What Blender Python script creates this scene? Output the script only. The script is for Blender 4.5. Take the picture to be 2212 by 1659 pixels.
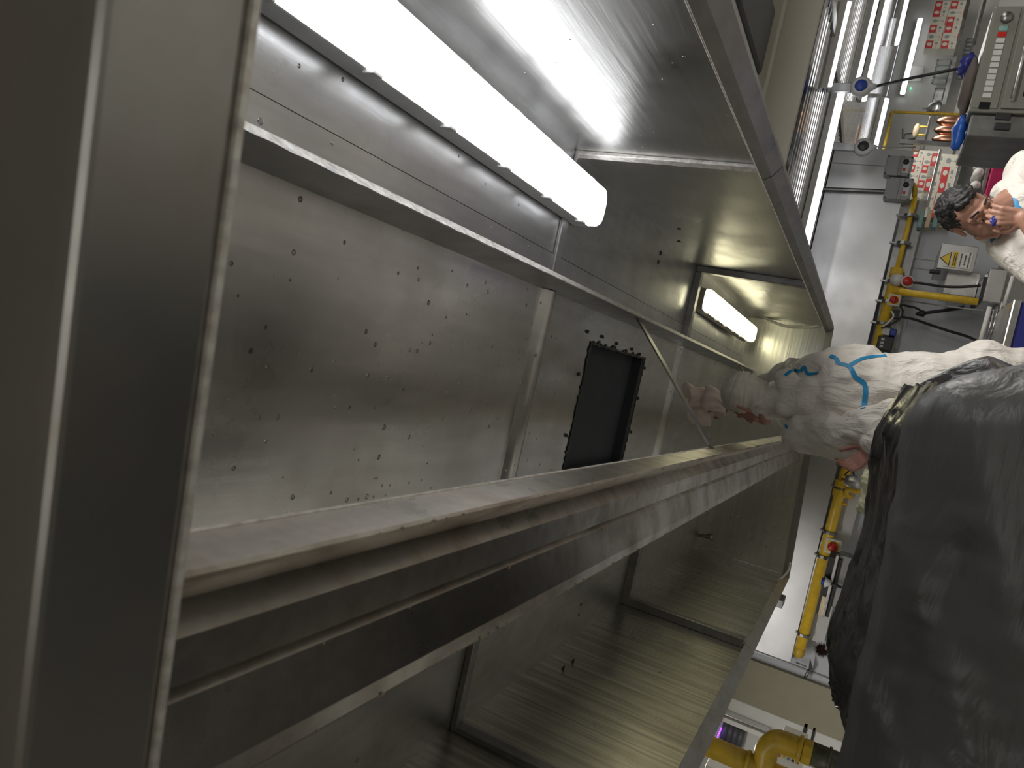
import bpy, bmesh, math, random
from mathutils import Vector, Matrix, noise
from mathutils.bvhtree import BVHTree
random.seed(7)
S = bpy.context.scene
for o in list(bpy.data.objects): bpy.data.objects.remove(o)
C = S.collection
V = Vector

# ------------------------------------------------------------------ camera
H = 1.75
ROT = ((0.21145609, 0.43663533, -0.87443462), (-0.97606852, 0.04787414, -0.21212803), (-0.05075979, 0.89836388, 0.43630928))
FPX = 1560.8
cam = bpy.data.objects.new('camera', bpy.data.cameras.new('camera')); C.objects.link(cam)
r0, r1, r2 = [V(r) for r in ROT]
cam.matrix_world = Matrix(((r0[0], -r1[0], -r2[0], 0), (r0[1], -r1[1], -r2[1], 0), (r0[2], -r1[2], -r2[2], H), (0, 0, 0, 1)))
cam.data.sensor_fit = 'HORIZONTAL'; cam.data.sensor_width = 36; cam.data.lens = FPX * 36 / 2212
cam.data.clip_start = 0.01; cam.data.clip_end = 100
cam.data.dof.use_dof = True; cam.data.dof.focus_distance = 2.8; cam.data.dof.aperture_fstop = 9.0
S.camera = cam
S.view_settings.view_transform = 'Standard'; S.view_settings.look = 'None'
S.view_settings.gamma = 1; S.view_settings.use_curve_mapping = False
S.view_settings.exposure = 0.3
S.cycles.glossy_bounces = 7

# ------------------------------------------------------------------ world, and unseen area lamps added as fill
w = bpy.data.worlds.new('room_air'); S.world = w; w.use_nodes = True
w.node_tree.nodes['Background'].inputs[0].default_value = (0.75, 0.77, 0.8, 1)
w.node_tree.nodes['Background'].inputs[1].default_value = 0.06

def area(name, loc, sx, sy, power, col=(1, 0.97, 0.92), rot=(0, 0, 0)):
    l = bpy.data.lights.new(name, 'AREA'); l.shape = 'RECTANGLE'; l.size = sx; l.size_y = sy; l.energy = power; l.color = col
    o = bpy.data.objects.new(name, l); C.objects.link(o); o.location = loc; o.rotation_euler = rot
    return o
area('fill_light', (1.9, 2.4, 2.70), 1.5, 0.3, 52)
area('fill_light', (2.2, -0.9, 2.70), 1.5, 0.3, 34, (1, 0.98, 0.94))
area('fill_light', (-2.6, 4.4, 2.70), 1.5, 0.3, 45, (1, 0.97, 0.92))
area('fill_light', (-2.6, 0.6, 2.70), 1.5, 0.3, 30, (1, 0.98, 0.94))
area('fill_light', (-0.4, -1.8, 2.70), 1.5, 0.3, 12, (1, 0.98, 0.94))
area('fill_light', (4.6, 4.2, 2.70), 1.5, 0.3, 30)
area('fill_light', (5.0, 9.3, 2.42), 2.4, 0.12, 60)
area('fill_light', (3.2, 7.4, 2.44), 1.2, 0.08, 14)

# ------------------------------------------------------------------ helpers
def P(x, y, **k):
    """point of the place seen at photo position (x, y) on the plane X=, Y= or Z="""
    c = ((x - 1106) / FPX, (y - 829.5) / FPX, 1.0)
    v = [sum(ROT[i][j] * c[i] for i in range(3)) for j in range(3)]
    (a, val), = k.items(); i = 'XYZ'.index(a); t = (val - (0, 0, H)[i]) / v[i]
    return V((v[0] * t, v[1] * t, H + v[2] * t))

BASE = {}
def meta(o, label=None, cat=None, group=None, kind=None):
    if label: o['label'] = label
    if cat: o['category'] = cat
    if group: o['group'] = group
    if kind: o['kind'] = kind
    return o
def thing(name, label, cat, loc, group=None, rz=0):
    o = bpy.data.objects.new(name, None); o.empty_display_size = 0.05; C.objects.link(o); o.location = loc
    BASE[o.name] = V(loc)
    return meta(o, label, cat, group)

class MB:
    def __init__(s): s.v = []; s.f = []; s.m = []; s.mi = 0
    def add(s, vs, fs):
        n = len(s.v); s.v += [V(v) for v in vs]; s.f += [tuple(n + i for i in f) for f in fs]; s.m += [s.mi] * len(fs); return s
    def box(s, a, b, bev=0.0):
        x0, x1 = sorted((a[0], b[0])); y0, y1 = sorted((a[1], b[1])); z0, z1 = sorted((a[2], b[2]))
        if bev:
            bm = bmesh.new(); bmesh.ops.create_cube(bm, size=1)
            for v in bm.verts: v.co = V(((x0 + x1) / 2 + v.co.x * (x1 - x0), (y0 + y1) / 2 + v.co.y * (y1 - y0), (z0 + z1) / 2 + v.co.z * (z1 - z0)))
            bmesh.ops.bevel(bm, geom=list(bm.edges), offset=min(bev, 0.45 * min(x1 - x0, y1 - y0, z1 - z0)), segments=2, affect='EDGES', profile=0.5)
            bm.verts.index_update(); s.add([v.co.copy() for v in bm.verts], [[v.index for v in f.verts] for f in bm.faces]); bm.free(); return s
        return s.add([(x0, y0, z0), (x1, y0, z0), (x1, y1, z0), (x0, y1, z0), (x0, y0, z1), (x1, y0, z1), (x1, y1, z1), (x0, y1, z1)],
                     [(0, 3, 2, 1), (4, 5, 6, 7), (0, 1, 5, 4), (1, 2, 6, 5), (2, 3, 7, 6), (3, 0, 4, 7)])
    def prism(s, prof, y0, y1):     # profile in X,Z extruded along Y
        n = len(prof)
        vs = [(p[0], y0, p[1]) for p in prof] + [(p[0], y1, p[1]) for p in prof]
        return s.add(vs, [(i, (i + 1) % n, n + (i + 1) % n, n + i) for i in range(n)] + [tuple(range(n))[::-1], tuple(range(n, 2 * n))])
    def prism_ax(s, prof, a, t0, t1):     # profile extruded along axis a (0,1,2); profile gives the two other coordinates
        n = len(prof); o = [i for i in range(3) if i != a]
        vs = []
        for t in (t0, t1):
            for p in prof:
                q = [0, 0, 0]; q[a] = t; q[o[0]] = p[0]; q[o[1]] = p[1]; vs.append(q)
        return s.add(vs, [(i, (i + 1) % n, n + (i + 1) % n, n + i) for i in range(n)] + [tuple(range(n))[::-1], tuple(range(n, 2 * n))])
    def tube(s, pts, r, n=10, caps=True):
        pts = [V(p) for p in pts]; rs = r if isinstance(r, (list, tuple)) else [r] * len(pts)
        rings = []; up = None
        for i, p in enumerate(pts):
            d = (pts[min(i + 1, len(pts) - 1)] - pts[max(i - 1, 0)]).normalized()
            if up is None: up = d.orthogonal().normalized()
            up = (up - d * up.dot(d)).normalized(); sd = d.cross(up)
            rings.append([p + rs[i] * (math.cos(2 * math.pi * k / n) * up + math.sin(2 * math.pi * k / n) * sd) for k in range(n)])
        fs = [(i * n + k, i * n + (k + 1) % n, (i + 1) * n + (k + 1) % n, (i + 1) * n + k) for i in range(len(pts) - 1) for k in range(n)]
        if caps: fs += [tuple(range(n))[::-1], tuple((len(pts) - 1) * n + k for k in range(n))]
        return s.add([v for r_ in rings for v in r_], fs)
    def cap(s, a, b, ra, rb, n=14):       # tapered capsule with round ends
        a, b = V(a), V(b); d = (b - a); L = d.length; d = d.normalized() if L > 1e-6 else V((0, 0, 1))
        pts = []; rs = []
        for k in range(4): t = math.pi / 2 * k / 4; pts.append(a - d * ra * math.cos(t)); rs.append(max(ra * math.sin(t), 1e-4))
        pts.append(a); rs.append(ra); pts.append(b); rs.append(rb)
        for k in range(1, 5): t = math.pi / 2 * k / 4; pts.append(b + d * rb * math.sin(t)); rs.append(max(rb * math.cos(t), 1e-4))
        up = d.orthogonal().normalized(); sd = d.cross(up)
        vs = [p + r * (math.cos(2 * math.pi * k / n) * up + math.sin(2 * math.pi * k / n) * sd) for p, r in zip(pts, rs) for k in range(n)]
        fs = [(i * n + k, i * n + (k + 1) % n, (i + 1) * n + (k + 1) % n, (i + 1) * n + k) for i in range(len(pts) - 1) for k in range(n)]
        fs += [tuple(range(n))[::-1], tuple((len(pts) - 1) * n + k for k in range(n))]
        return s.add(vs, fs)
    def ell(s, c, r, rot=None, n=20, m=12):
        c = V(c); vs = []; fs = []
        for i in range(m + 1):
            t = math.pi * i / m
            for k in range(n):
                p = 2 * math.pi * k / n
                q = V((r[0] * max(math.sin(t), 1e-3) * math.cos(p), r[1] * max(math.sin(t), 1e-3) * math.sin(p), r[2] * math.cos(t)))
                if rot: q = rot @ q
                vs.append(c + q)
        fs = [(i * n + k, (i + 1) * n + k, (i + 1) * n + (k + 1) % n, i * n + (k + 1) % n) for i in range(m) for k in range(n)]
        fs += [tuple(range(n)), tuple(m * n + k for k in range(n))[::-1]]
        return s.add(vs, fs)
    def lathe(s, c, prof, axis='Z', n=20):   # prof: (radius, height) list
        c = V(c); vs = []
        for r, h in prof:
            for k in range(n):
                a = 2 * math.pi * k / n; x, y = r * math.cos(a), r * math.sin(a)
                vs.append(c + (V((x, y, h)) if axis == 'Z' else V((x, h, y)) if axis == 'Y' else V((h, x, y))))
        m = len(prof)
        fs = [(i * n + k, i * n + (k + 1) % n, (i + 1) * n + (k + 1) % n, (i + 1) * n + k) for i in range(m - 1) for k in range(n)]
        fs += [tuple(range(n))[::-1], tuple((m - 1) * n + k for k in range(n))]
        return s.add(vs, fs)
    def build(s, name, mat, parent=None, smooth=False, kind=None, label=None):
        L = BASE[parent.name] if parent else V((sum(v.x for v in s.v) / len(s.v), sum(v.y for v in s.v) / len(s.v), min(v.z for v in s.v)))
        me = bpy.data.meshes.new(name); me.from_pydata([v - L for v in s.v], [], s.f)
        bm = bmesh.new(); bm.from_mesh(me); bmesh.ops.recalc_face_normals(bm, faces=bm.faces); bm.to_mesh(me); bm.free()
        for m_ in (mat if isinstance(mat, (list, tuple)) else [mat]): me.materials.append(m_)
        if isinstance(mat, (list, tuple)): me.polygons.foreach_set('material_index', s.m)
        if smooth:
            me.polygons.foreach_set('use_smooth', [True] * len(me.polygons))
            if smooth is not True:
                try: me.set_sharp_from_angle(angle=math.radians(smooth))
                except Exception: pass
        me.update()
        o = bpy.data.objects.new(name, me); C.objects.link(o)
        if parent: o.parent = parent; BASE[o.name] = L
        else: o.location = L; BASE[o.name] = L
        if kind: o['kind'] = kind
        if label: o['label'] = label
        return o
def one(mb, name, mat, label, cat, group=None, smooth=False, kind=None):
    return meta(mb.build(name, mat, None, smooth), label, cat, group, kind)
def struct(mb, name, mat, smooth=False):
    return meta(mb.build(name, mat, None, smooth), kind='structure')
def copy_tree(o, parent=None, dl=None, label=None):
    c = o.copy(); C.objects.link(c); c.parent = parent
    if dl is not None: c.location = o.location + V(dl)
    if label: c['label'] = label
    for ch in o.children: copy_tree(ch, c)
    return c
def bez(pts, k=8):    # smooth curve through points
    pts = [V(p) for p in pts]; out = []
    for i in range(len(pts) - 1):
        p0, p1, p2, p3 = pts[max(i - 1, 0)], pts[i], pts[i + 1], pts[min(i + 2, len(pts) - 1)]
        for j in range(k):
            t = j / k
            out.append(0.5 * ((2 * p1) + (p2 - p0) * t + (2 * p0 - 5 * p1 + 4 * p2 - p3) * t * t + (3 * p1 - p0 - 3 * p2 + p3) * t ** 3))
    return out + [pts[-1]]

# ------------------------------------------------------------------ materials
def newmat(name):
    m = bpy.data.materials.new(name); m.use_nodes = True; nt = m.node_tree
    return m, nt, nt.nodes['Principled BSDF']
def plain(name, col, rough=0.5, metal=0.0, noise_amt=0.06, scale=8, bump=0.0, **k):
    m, nt, b = newmat(name); N = nt.nodes; Lk = nt.links
    b.inputs['Roughness'].default_value = rough; b.inputs['Metallic'].default_value = metal
    tc = N.new('ShaderNodeTexCoord'); nz = N.new('ShaderNodeTexNoise'); nz.inputs['Scale'].default_value = scale; nz.inputs['Detail'].default_value = 4
    Lk.new(tc.outputs['Object'], nz.inputs['Vector'])
    mr = N.new('ShaderNodeMapRange'); mr.inputs['From Min'].default_value = 0.3; mr.inputs['From Max'].default_value = 0.7
    mr.inputs['To Min'].default_value = 1 - noise_amt; mr.inputs['To Max'].default_value = 1 + noise_amt
    Lk.new(nz.outputs['Fac'], mr.inputs['Value'])
    mx = N.new('ShaderNodeMixRGB'); mx.blend_type = 'MULTIPLY'; mx.inputs[0].default_value = 1; mx.inputs[1].default_value = (*col, 1)
    Lk.new(mr.outputs[0], mx.inputs[2]); Lk.new(mx.outputs[0], b.inputs['Base Color'])
    if bump:
        bp = N.new('ShaderNodeBump'); bp.inputs['Strength'].default_value = bump; bp.inputs['Distance'].default_value = 0.01
        Lk.new(nz.outputs['Fac'], bp.inputs['Height']); Lk.new(bp.outputs[0], b.inputs['Normal'])
    for kk, v in k.items(): b.inputs[kk].default_value = v
    return m
def emit(name, col, st):
    m, nt, b = newmat(name); b.inputs['Base Color'].default_value = (*col, 1)
    b.inputs['Emission Color'].default_value = (*col, 1); b.inputs['Emission Strength'].default_value = st; return m
def steel(name, col=(0.55, 0.545, 0.53), rough=0.3, brush=None, stain=0.25, stain_col=(0.2, 0.17, 0.13), drops=0.0, scale=3.0, brush_amt=0.04, wet=0.0):
    m, nt, b = newmat(name); N = nt.nodes; Lk = nt.links
    b.inputs['Metallic'].default_value = 1.0
    tc = N.new('ShaderNodeTexCoord')
    nz = N.new('ShaderNodeTexNoise'); nz.inputs['Scale'].default_value = scale; nz.inputs['Detail'].default_value = 6; nz.inputs['Roughness'].default_value = 0.62
    Lk.new(tc.outputs['Object'], nz.inputs['Vector'])
    rp = N.new('ShaderNodeValToRGB'); rp.color_ramp.elements[0].position = 0.45; rp.color_ramp.elements[1].position = 0.72
    Lk.new(nz.outputs['Fac'], rp.inputs[0])
    sm = N.new('ShaderNodeMath'); sm.operation = 'MULTIPLY'; sm.inputs[1].default_value = stain; Lk.new(rp.outputs[0], sm.inputs[0])
    mx = N.new('ShaderNodeMixRGB'); mx.inputs[1].default_value = (*col, 1); mx.inputs[2].default_value = (*stain_col, 1)
    Lk.new(sm.outputs[0], mx.inputs[0])
    rr = N.new('ShaderNodeMapRange'); rr.inputs['From Min'].default_value = 0.3; rr.inputs['From Max'].default_value = 0.7
    rr.inputs['To Min'].default_value = rough * 0.75; rr.inputs['To Max'].default_value = rough * 1.3; Lk.new(nz.outputs['Fac'], rr.inputs['Value'])
    Lk.new(rr.outputs[0], b.inputs['Roughness'])
    h = None
    mp = N.new('ShaderNodeMapping'); mp.inputs['Scale'].default_value = brush or (2, 2, 2)
    Lk.new(tc.outputs['Object'], mp.inputs['Vector'])
    nb = N.new('ShaderNodeTexNoise'); nb.inputs['Scale'].default_value = 1; nb.inputs['Detail'].default_value = 5
    Lk.new(mp.outputs[0], nb.inputs['Vector'])
    bc = N.new('ShaderNodeMapRange'); bc.inputs['From Min'].default_value = 0.3; bc.inputs['From Max'].default_value = 0.7
    bc.inputs['To Min'].default_value = 1 - brush_amt * 2.5; bc.inputs['To Max'].default_value = 1 + brush_amt * 2; Lk.new(nb.outputs['Fac'], bc.inputs['Value'])
    m2 = N.new('ShaderNodeMixRGB'); m2.blend_type = 'MULTIPLY'; m2.inputs[0].default_value = 1
    Lk.new(mx.outputs[0], m2.inputs[1]); Lk.new(bc.outputs[0], m2.inputs[2])
    bp = N.new('ShaderNodeBump'); bp.inputs['Strength'].default_value = 0.15; bp.inputs['Distance'].default_value = 0.004
    Lk.new(nb.outputs['Fac'], bp.inputs['Height']); last = bp; colout = m2.outputs[0]
    if drops:
        # sparse water drops and dried spots, random in size and place
        vo = N.new('ShaderNodeTexVoronoi'); vo.inputs['Scale'].default_value = 42; Lk.new(tc.outputs['Object'], vo.inputs['Vector'])
        sel = N.new('ShaderNodeSeparateColor'); Lk.new(vo.outputs['Color'], sel.inputs[0])
        th = N.new('ShaderNodeMapRange'); th.inputs['From Min'].default_value = 1 - drops; th.inputs['From Max'].default_value = 1
        th.inputs['To Min'].default_value = 0.0; th.inputs['To Max'].default_value = 0.30; Lk.new(sel.outputs[0], th.inputs['Value'])
        su = N.new('ShaderNodeMath'); su.operation = 'SUBTRACT'; Lk.new(th.outputs[0], su.inputs[0]); Lk.new(vo.outputs['Distance'], su.inputs[1])
        st = N.new('ShaderNodeMapRange'); st.inputs['From Min'].default_value = 0.0; st.inputs['From Max'].default_value = 0.1; Lk.new(su.outputs[0], st.inputs['Value'])
        b2 = N.new('ShaderNodeBump'); b2.inputs['Strength'].default_value = 0.9; b2.inputs['Distance'].default_value = 0.004
        Lk.new(st.outputs[0], b2.inputs['Height']); Lk.new(bp.outputs[0], b2.inputs['Normal']); last = b2
        gt = N.new('ShaderNodeMath'); gt.operation = 'MULTIPLY'; Lk.new(st.outputs[0], gt.inputs[0]); Lk.new(sel.outputs[1], gt.inputs[1])
        g2 = N.new('ShaderNodeMath'); g2.operation = 'MULTIPLY'; g2.inputs[1].default_value = 0.75; Lk.new(gt.outputs[0], g2.inputs[0])
        m3 = N.new('ShaderNodeMixRGB'); m3.inputs[2].default_value = (0.12, 0.115, 0.1, 1); Lk.new(g2.outputs[0], m3.inputs[0]); Lk.new(colout, m3.inputs[1]); colout = m3.outputs[0]
    Lk.new(colout, b.inputs['Base Color']); Lk.new(last.outputs[0], b.inputs['Normal'])
    return m

M = {}
M['steel_right'] = steel('steel_right_wall', (0.60, 0.60, 0.59), 0.34, (6, 3, 60), 0.12, drops=0.16, scale=2.5, brush_amt=0.02)
M['steel_left'] = steel('steel_left_wall', (0.64, 0.625, 0.55), 0.30, (1.5, 60, 2.0), 0.35, (0.2, 0.17, 0.11), scale=2.2, brush_amt=0.14)
M['steel_ceil'] = steel('steel_ceiling', (0.62, 0.625, 0.64), 0.33, (30, 4, 4), 0.3, (0.3, 0.28, 0.25), drops=0.12, scale=4)
M['steel_plenum'] = steel('steel_plenum', (0.70, 0.69, 0.67), 0.30, (20, 3, 3), 0.3, (0.28, 0.24, 0.19), drops=0.3, scale=2.6)
M['steel_left_ceil'] = steel('steel_left_ceiling', (0.52, 0.515, 0.49), 0.36, (30, 4, 4), 0.4, (0.2, 0.18, 0.15), drops=0.05, scale=2.6)
M['steel_end'] = steel('steel_end', (0.68, 0.68, 0.63), 0.24, (2, 2, 50), 0.15, scale=2, brush_amt=0.03)
M['steel_frame'] = steel('steel_frame', (0.36, 0.36, 0.36), 0.36, (8, 8, 8), 0.5, (0.18, 0.15, 0.13), scale=9)
M['steel_rail'] = steel('steel_rail', (0.60, 0.61, 0.64), 0.4, (8, 8, 8), 0.2, scale=6)
M['drip'] = plain('grease_drip', (0.45, 0.42, 0.33), 0.4, 0, 0.3, 40)
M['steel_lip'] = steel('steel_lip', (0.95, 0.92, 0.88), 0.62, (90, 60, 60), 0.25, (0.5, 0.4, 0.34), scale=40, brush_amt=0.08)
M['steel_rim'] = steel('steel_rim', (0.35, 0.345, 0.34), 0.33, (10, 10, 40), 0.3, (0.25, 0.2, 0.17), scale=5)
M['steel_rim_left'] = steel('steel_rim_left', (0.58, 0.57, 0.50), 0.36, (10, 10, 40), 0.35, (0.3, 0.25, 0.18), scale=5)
M['steel_gutter'] = steel('steel_gutter', (0.62, 0.58, 0.52), 0.30, (14, 2.5, 14), 0.8, (0.22, 0.16, 0.11), scale=7, brush_amt=0.09)
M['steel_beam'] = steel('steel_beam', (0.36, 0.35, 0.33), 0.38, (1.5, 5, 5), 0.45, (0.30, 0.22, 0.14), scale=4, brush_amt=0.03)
M['steel_panel'] = steel('steel_canopy', (0.62, 0.62, 0.63), 0.34, (3, 3, 3), 0.12, (0.45, 0.45, 0.45), scale=1.2)
M['steel_dark'] = steel('steel_dark', (0.30, 0.30, 0.30), 0.35, (8, 8, 8), 0.2, scale=6)
M['steel_bright'] = steel('steel_bright', (0.68, 0.68, 0.68), 0.28, (8, 8, 8), 0.1, scale=6)
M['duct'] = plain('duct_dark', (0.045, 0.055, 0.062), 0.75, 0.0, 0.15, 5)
M['mastic'] = plain('black_mastic', (0.05, 0.048, 0.042), 0.6, 0, 0.4, 30)
M['lamp_white'] = emit('diffuser_white', (0.97, 0.98, 1.0), 2.9)
M['lamp_warm'] = emit('diffuser_warm', (1.0, 0.93, 0.60), 2.9)
M['tube'] = emit('tube_glow', (0.95, 0.96, 1.0), 3.2)
M['lamp_body'] = plain('lamp_body', (0.72, 0.72, 0.70), 0.45)
M['lamp_body_dark'] = plain('lamp_body_dark', (0.30, 0.28, 0.26), 0.5)
M['dark'] = plain('dark_plastic', (0.03, 0.03, 0.032), 0.45)
M['grease'] = plain('dark_grease', (0.07, 0.06, 0.045), 0.4, 0, 0.4, 40)

# ------------------------------------------------------------------ extractor hood
ZC = 2.73; XR = 0.65; XL = -1.28; YE = 6.02; J = [0.30, 2.13, 4.0, YE]
hood = thing('extractor_hood', 'long stainless steel extractor hood seen from below, open and being cleaned', 'extractor hood', (-0.32, 3.0, 2.0))
G = 0.0015
for i in range(3):
    y0, y1 = J[i] + G, J[i + 1] - G
    # side walls
    MB().box((XR, y0, 2.12), (XR + 0.015, y1, ZC)).build('side_panel', M['steel_right'], hood)
    MB().box((XL - 0.015, y0, 2.02), (XL, y1, ZC)).build('side_panel', M['steel_left'], hood)
    # ceiling strips
    MB().box((0.317 + G, y0, ZC), (XR, y1, ZC + 0.012)).build('ceiling_panel', M['steel_ceil'], hood)
    MB().box((0.235, y0, ZC - 0.004), (0.317 - G, y1, ZC + 0.012)).build('ceiling_panel', M['steel_ceil'], hood)
    MB().box((XL, y0, ZC), (-0.86, y1, ZC + 0.012)).build('ceiling_panel', M['steel_left_ceil'], hood)
    # plenum ceiling, the middle one with the duct opening
    if i != 1: MB().box((-0.86, y0, ZC), (0.235, y1, ZC + 0.012)).build('plenum_panel', M['steel_plenum'], hood)
    else:
        hx0, hx1, hy0, hy1 = -0.44, 0.075, 2.62, 3.38
        b = MB(); b.box((-0.86, y0, ZC), (hx0, y1, ZC + 0.012)).box((hx1, y0, ZC), (0.235, y1, ZC + 0.012))
        b.box((hx0, y0, ZC), (hx1, hy0, ZC + 0.012)).box((hx0, hy1, ZC), (hx1, y1, ZC + 0.012)); b.build('plenum_panel', M['steel_plenum'], hood)
    # rims
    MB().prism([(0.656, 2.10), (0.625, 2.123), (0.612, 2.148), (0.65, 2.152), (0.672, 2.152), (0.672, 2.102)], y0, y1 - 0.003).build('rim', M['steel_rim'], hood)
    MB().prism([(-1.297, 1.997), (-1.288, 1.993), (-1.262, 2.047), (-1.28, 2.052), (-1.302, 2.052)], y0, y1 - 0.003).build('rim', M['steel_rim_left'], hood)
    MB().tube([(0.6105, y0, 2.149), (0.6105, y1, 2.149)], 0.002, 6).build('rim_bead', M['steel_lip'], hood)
# cross frames at the joints
for yj, wd, dp, mt in ((2.13, 0.045, 0.012, 'steel_ceil'), (4.0, 0.055, 0.035, 'steel_frame')):
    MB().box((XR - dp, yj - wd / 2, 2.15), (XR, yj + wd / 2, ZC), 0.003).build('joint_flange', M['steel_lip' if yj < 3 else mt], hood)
    MB().box((0.245, yj - wd / 2, ZC - dp), (XR - dp, yj + wd / 2, ZC), 0.003).build('joint_flange', M[mt], hood)
    MB().box((XL, yj - wd / 2, 2.05), (XL + dp + 0.01, yj + wd / 2, ZC), 0.003).build('joint_flange', M['steel_frame'], hood)
    MB().box((XL + dp + 0.01, yj - wd / 2, ZC - dp - 0.01), (-0.86, yj + wd / 2, ZC), 0.003).build('joint_flange', M['steel_frame'], hood)
    MB().prism_ax([(yj - 0.05, ZC), (yj - 0.03, ZC - 0.018), (yj, ZC - 0.026), (yj + 0.03, ZC - 0.018), (yj + 0.05, ZC)], 0, -0.86, 0.20).build('plenum_rib', M['steel_plenum'], hood, 40)
# duct
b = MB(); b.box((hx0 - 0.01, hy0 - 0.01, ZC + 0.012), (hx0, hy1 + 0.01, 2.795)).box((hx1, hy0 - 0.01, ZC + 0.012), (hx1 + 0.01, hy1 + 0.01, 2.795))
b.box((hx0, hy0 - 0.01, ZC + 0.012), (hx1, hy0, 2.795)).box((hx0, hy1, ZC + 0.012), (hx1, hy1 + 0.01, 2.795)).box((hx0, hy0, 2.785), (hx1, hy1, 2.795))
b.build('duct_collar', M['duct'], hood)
def ragged(x0, y0, x1, y1, z, wmin, wmax, seed):
    b = MB(); per = []; n = 60
    rnd = random.Random(seed)
    for (a, c) in (((x0, y0), (x1, y0)), ((x1, y0), (x1, y1)), ((x1, y1), (x0, y1)), ((x0, y1), (x0, y0))):
        for k in range(n): t = k / n; per.append((a[0] + (c[0] - a[0]) * t, a[1] + (c[1] - a[1]) * t))
    cx, cy = (x0 + x1) / 2, (y0 + y1) / 2; inn = []; out = []
    for p in per:
        wv = wmin + (wmax - wmin) * rnd.random() ** 3
        sx = 1 if p[0] > cx else -1; sy = 1 if p[1] > cy else -1
        ox = wv * sx if abs(abs(p[0] - cx) - (x1 - x0) / 2) < 1e-4 else 0; oy = wv * sy if abs(abs(p[1] - cy) - (y1 - y0) / 2) < 1e-4 else 0
        inn.append((p[0] - ox * 0.3, p[1] - oy * 0.3, z)); out.append((p[0] + ox, p[1] + oy, z - 0.001))
    N_ = len(per); b.add(inn + out, [(i, (i + 1) % N_, N_ + (i + 1) % N_, N_ + i) for i in range(N_)])
    low = [(v[0], v[1], v[2] - 0.003) for v in inn]; b.add([V(v) for v in inn] + low, [(i, (i + 1) % N_, N_ + (i + 1) % N_, N_ + i) for i in range(N_)])
    b.add([V(v) for v in low] + [(v[0], v[1], v[2] - 0.002) for v in out], [(i, (i + 1) % N_, N_ + (i + 1) % N_, N_ + i) for i in range(N_)])
    return b
ragged(hx0, hy0, hx1, hy1, ZC - 0.001, 0.004, 0.022, 3).build('duct_sealant', M['mastic'], hood)
for (px, py) in ((1268, 716), (1300, 727), (1331, 742), (1364, 754), (1381, 765), (1391, 795), (1377, 860), (1362, 933), (1249, 808), (1222, 940)):
    q = P(px, py, Z=ZC); MB().lathe((q.x, q.y, ZC - 0.008), [(0.004, 0), (0.007, 0.001), (0.007, 0.009)], n=8).build('bolt', M['mastic'], hood)
for (px, py) in ((1427, 482), (1467, 521), (1427, 547), (1422, 566)):
    q = P(px, py, Z=ZC)
    if q.x < XR - 0.02: MB().lathe((q.x, q.y, ZC - 0.004), [(0.006, 0), (0.010, 0.001), (0.010, 0.005)], n=8).build('bolt', M['mastic'], hood)
for (px, py) in ((1467, 494), (1467, 521)):
    q = P(px, py, X=XR); MB().lathe((XR - 0.004, q.y, q.z), [(0.006, 0), (0.009, 0.001), (0.009, 0.005)], 'X', n=8).build('bolt', M['mastic'], hood)
# end wall
MB().add([(XL, YE, 2.0), (XR, YE, 2.12), (XR, YE, ZC), (XL, YE, ZC), (XL, YE + 0.015, 2.0), (XR, YE + 0.015, 2.12), (XR, YE + 0.015, ZC), (XL, YE + 0.015, ZC)],
         [(0, 1, 2, 3), (4, 7, 6, 5), (0, 4, 5, 1), (1, 5, 6, 2), (2, 6, 7, 3), (3, 7, 4, 0)]).build('end_panel', M['steel_end'], hood)
MB().add([(XL - 0.02, YE - 0.03, 1.995), (0.66, YE - 0.03, 2.10), (0.66, YE + 0.02, 2.10), (XL - 0.02, YE + 0.02, 1.995),
          (XL - 0.02, YE - 0.03, 2.045), (0.66, YE - 0.03, 2.15), (0.66, YE + 0.02, 2.15), (XL - 0.02, YE + 0.02, 2.045)],
         [(0, 3, 2, 1), (4, 5, 6, 7), (0, 1, 5, 4), (1, 2, 6, 5), (2, 3, 7, 6), (3, 0, 4, 7)]).build('end_rim', M['steel_rim'], hood)
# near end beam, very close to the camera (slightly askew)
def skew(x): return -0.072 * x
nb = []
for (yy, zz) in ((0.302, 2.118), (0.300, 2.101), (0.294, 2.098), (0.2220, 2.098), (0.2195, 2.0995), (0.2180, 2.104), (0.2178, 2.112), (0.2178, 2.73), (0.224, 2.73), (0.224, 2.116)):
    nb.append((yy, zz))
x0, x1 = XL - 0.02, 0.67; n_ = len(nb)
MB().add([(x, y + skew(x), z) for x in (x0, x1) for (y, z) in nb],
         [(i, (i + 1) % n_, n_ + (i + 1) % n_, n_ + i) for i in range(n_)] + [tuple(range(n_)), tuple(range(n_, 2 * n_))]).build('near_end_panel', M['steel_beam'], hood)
MB().tube([(x0, 0.3035 + skew(x0), 2.1), (x1, 0.3035 + skew(x1), 2.1)], 0.0035, 8).build('rim_bead', M['steel_lip'], hood)
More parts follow.
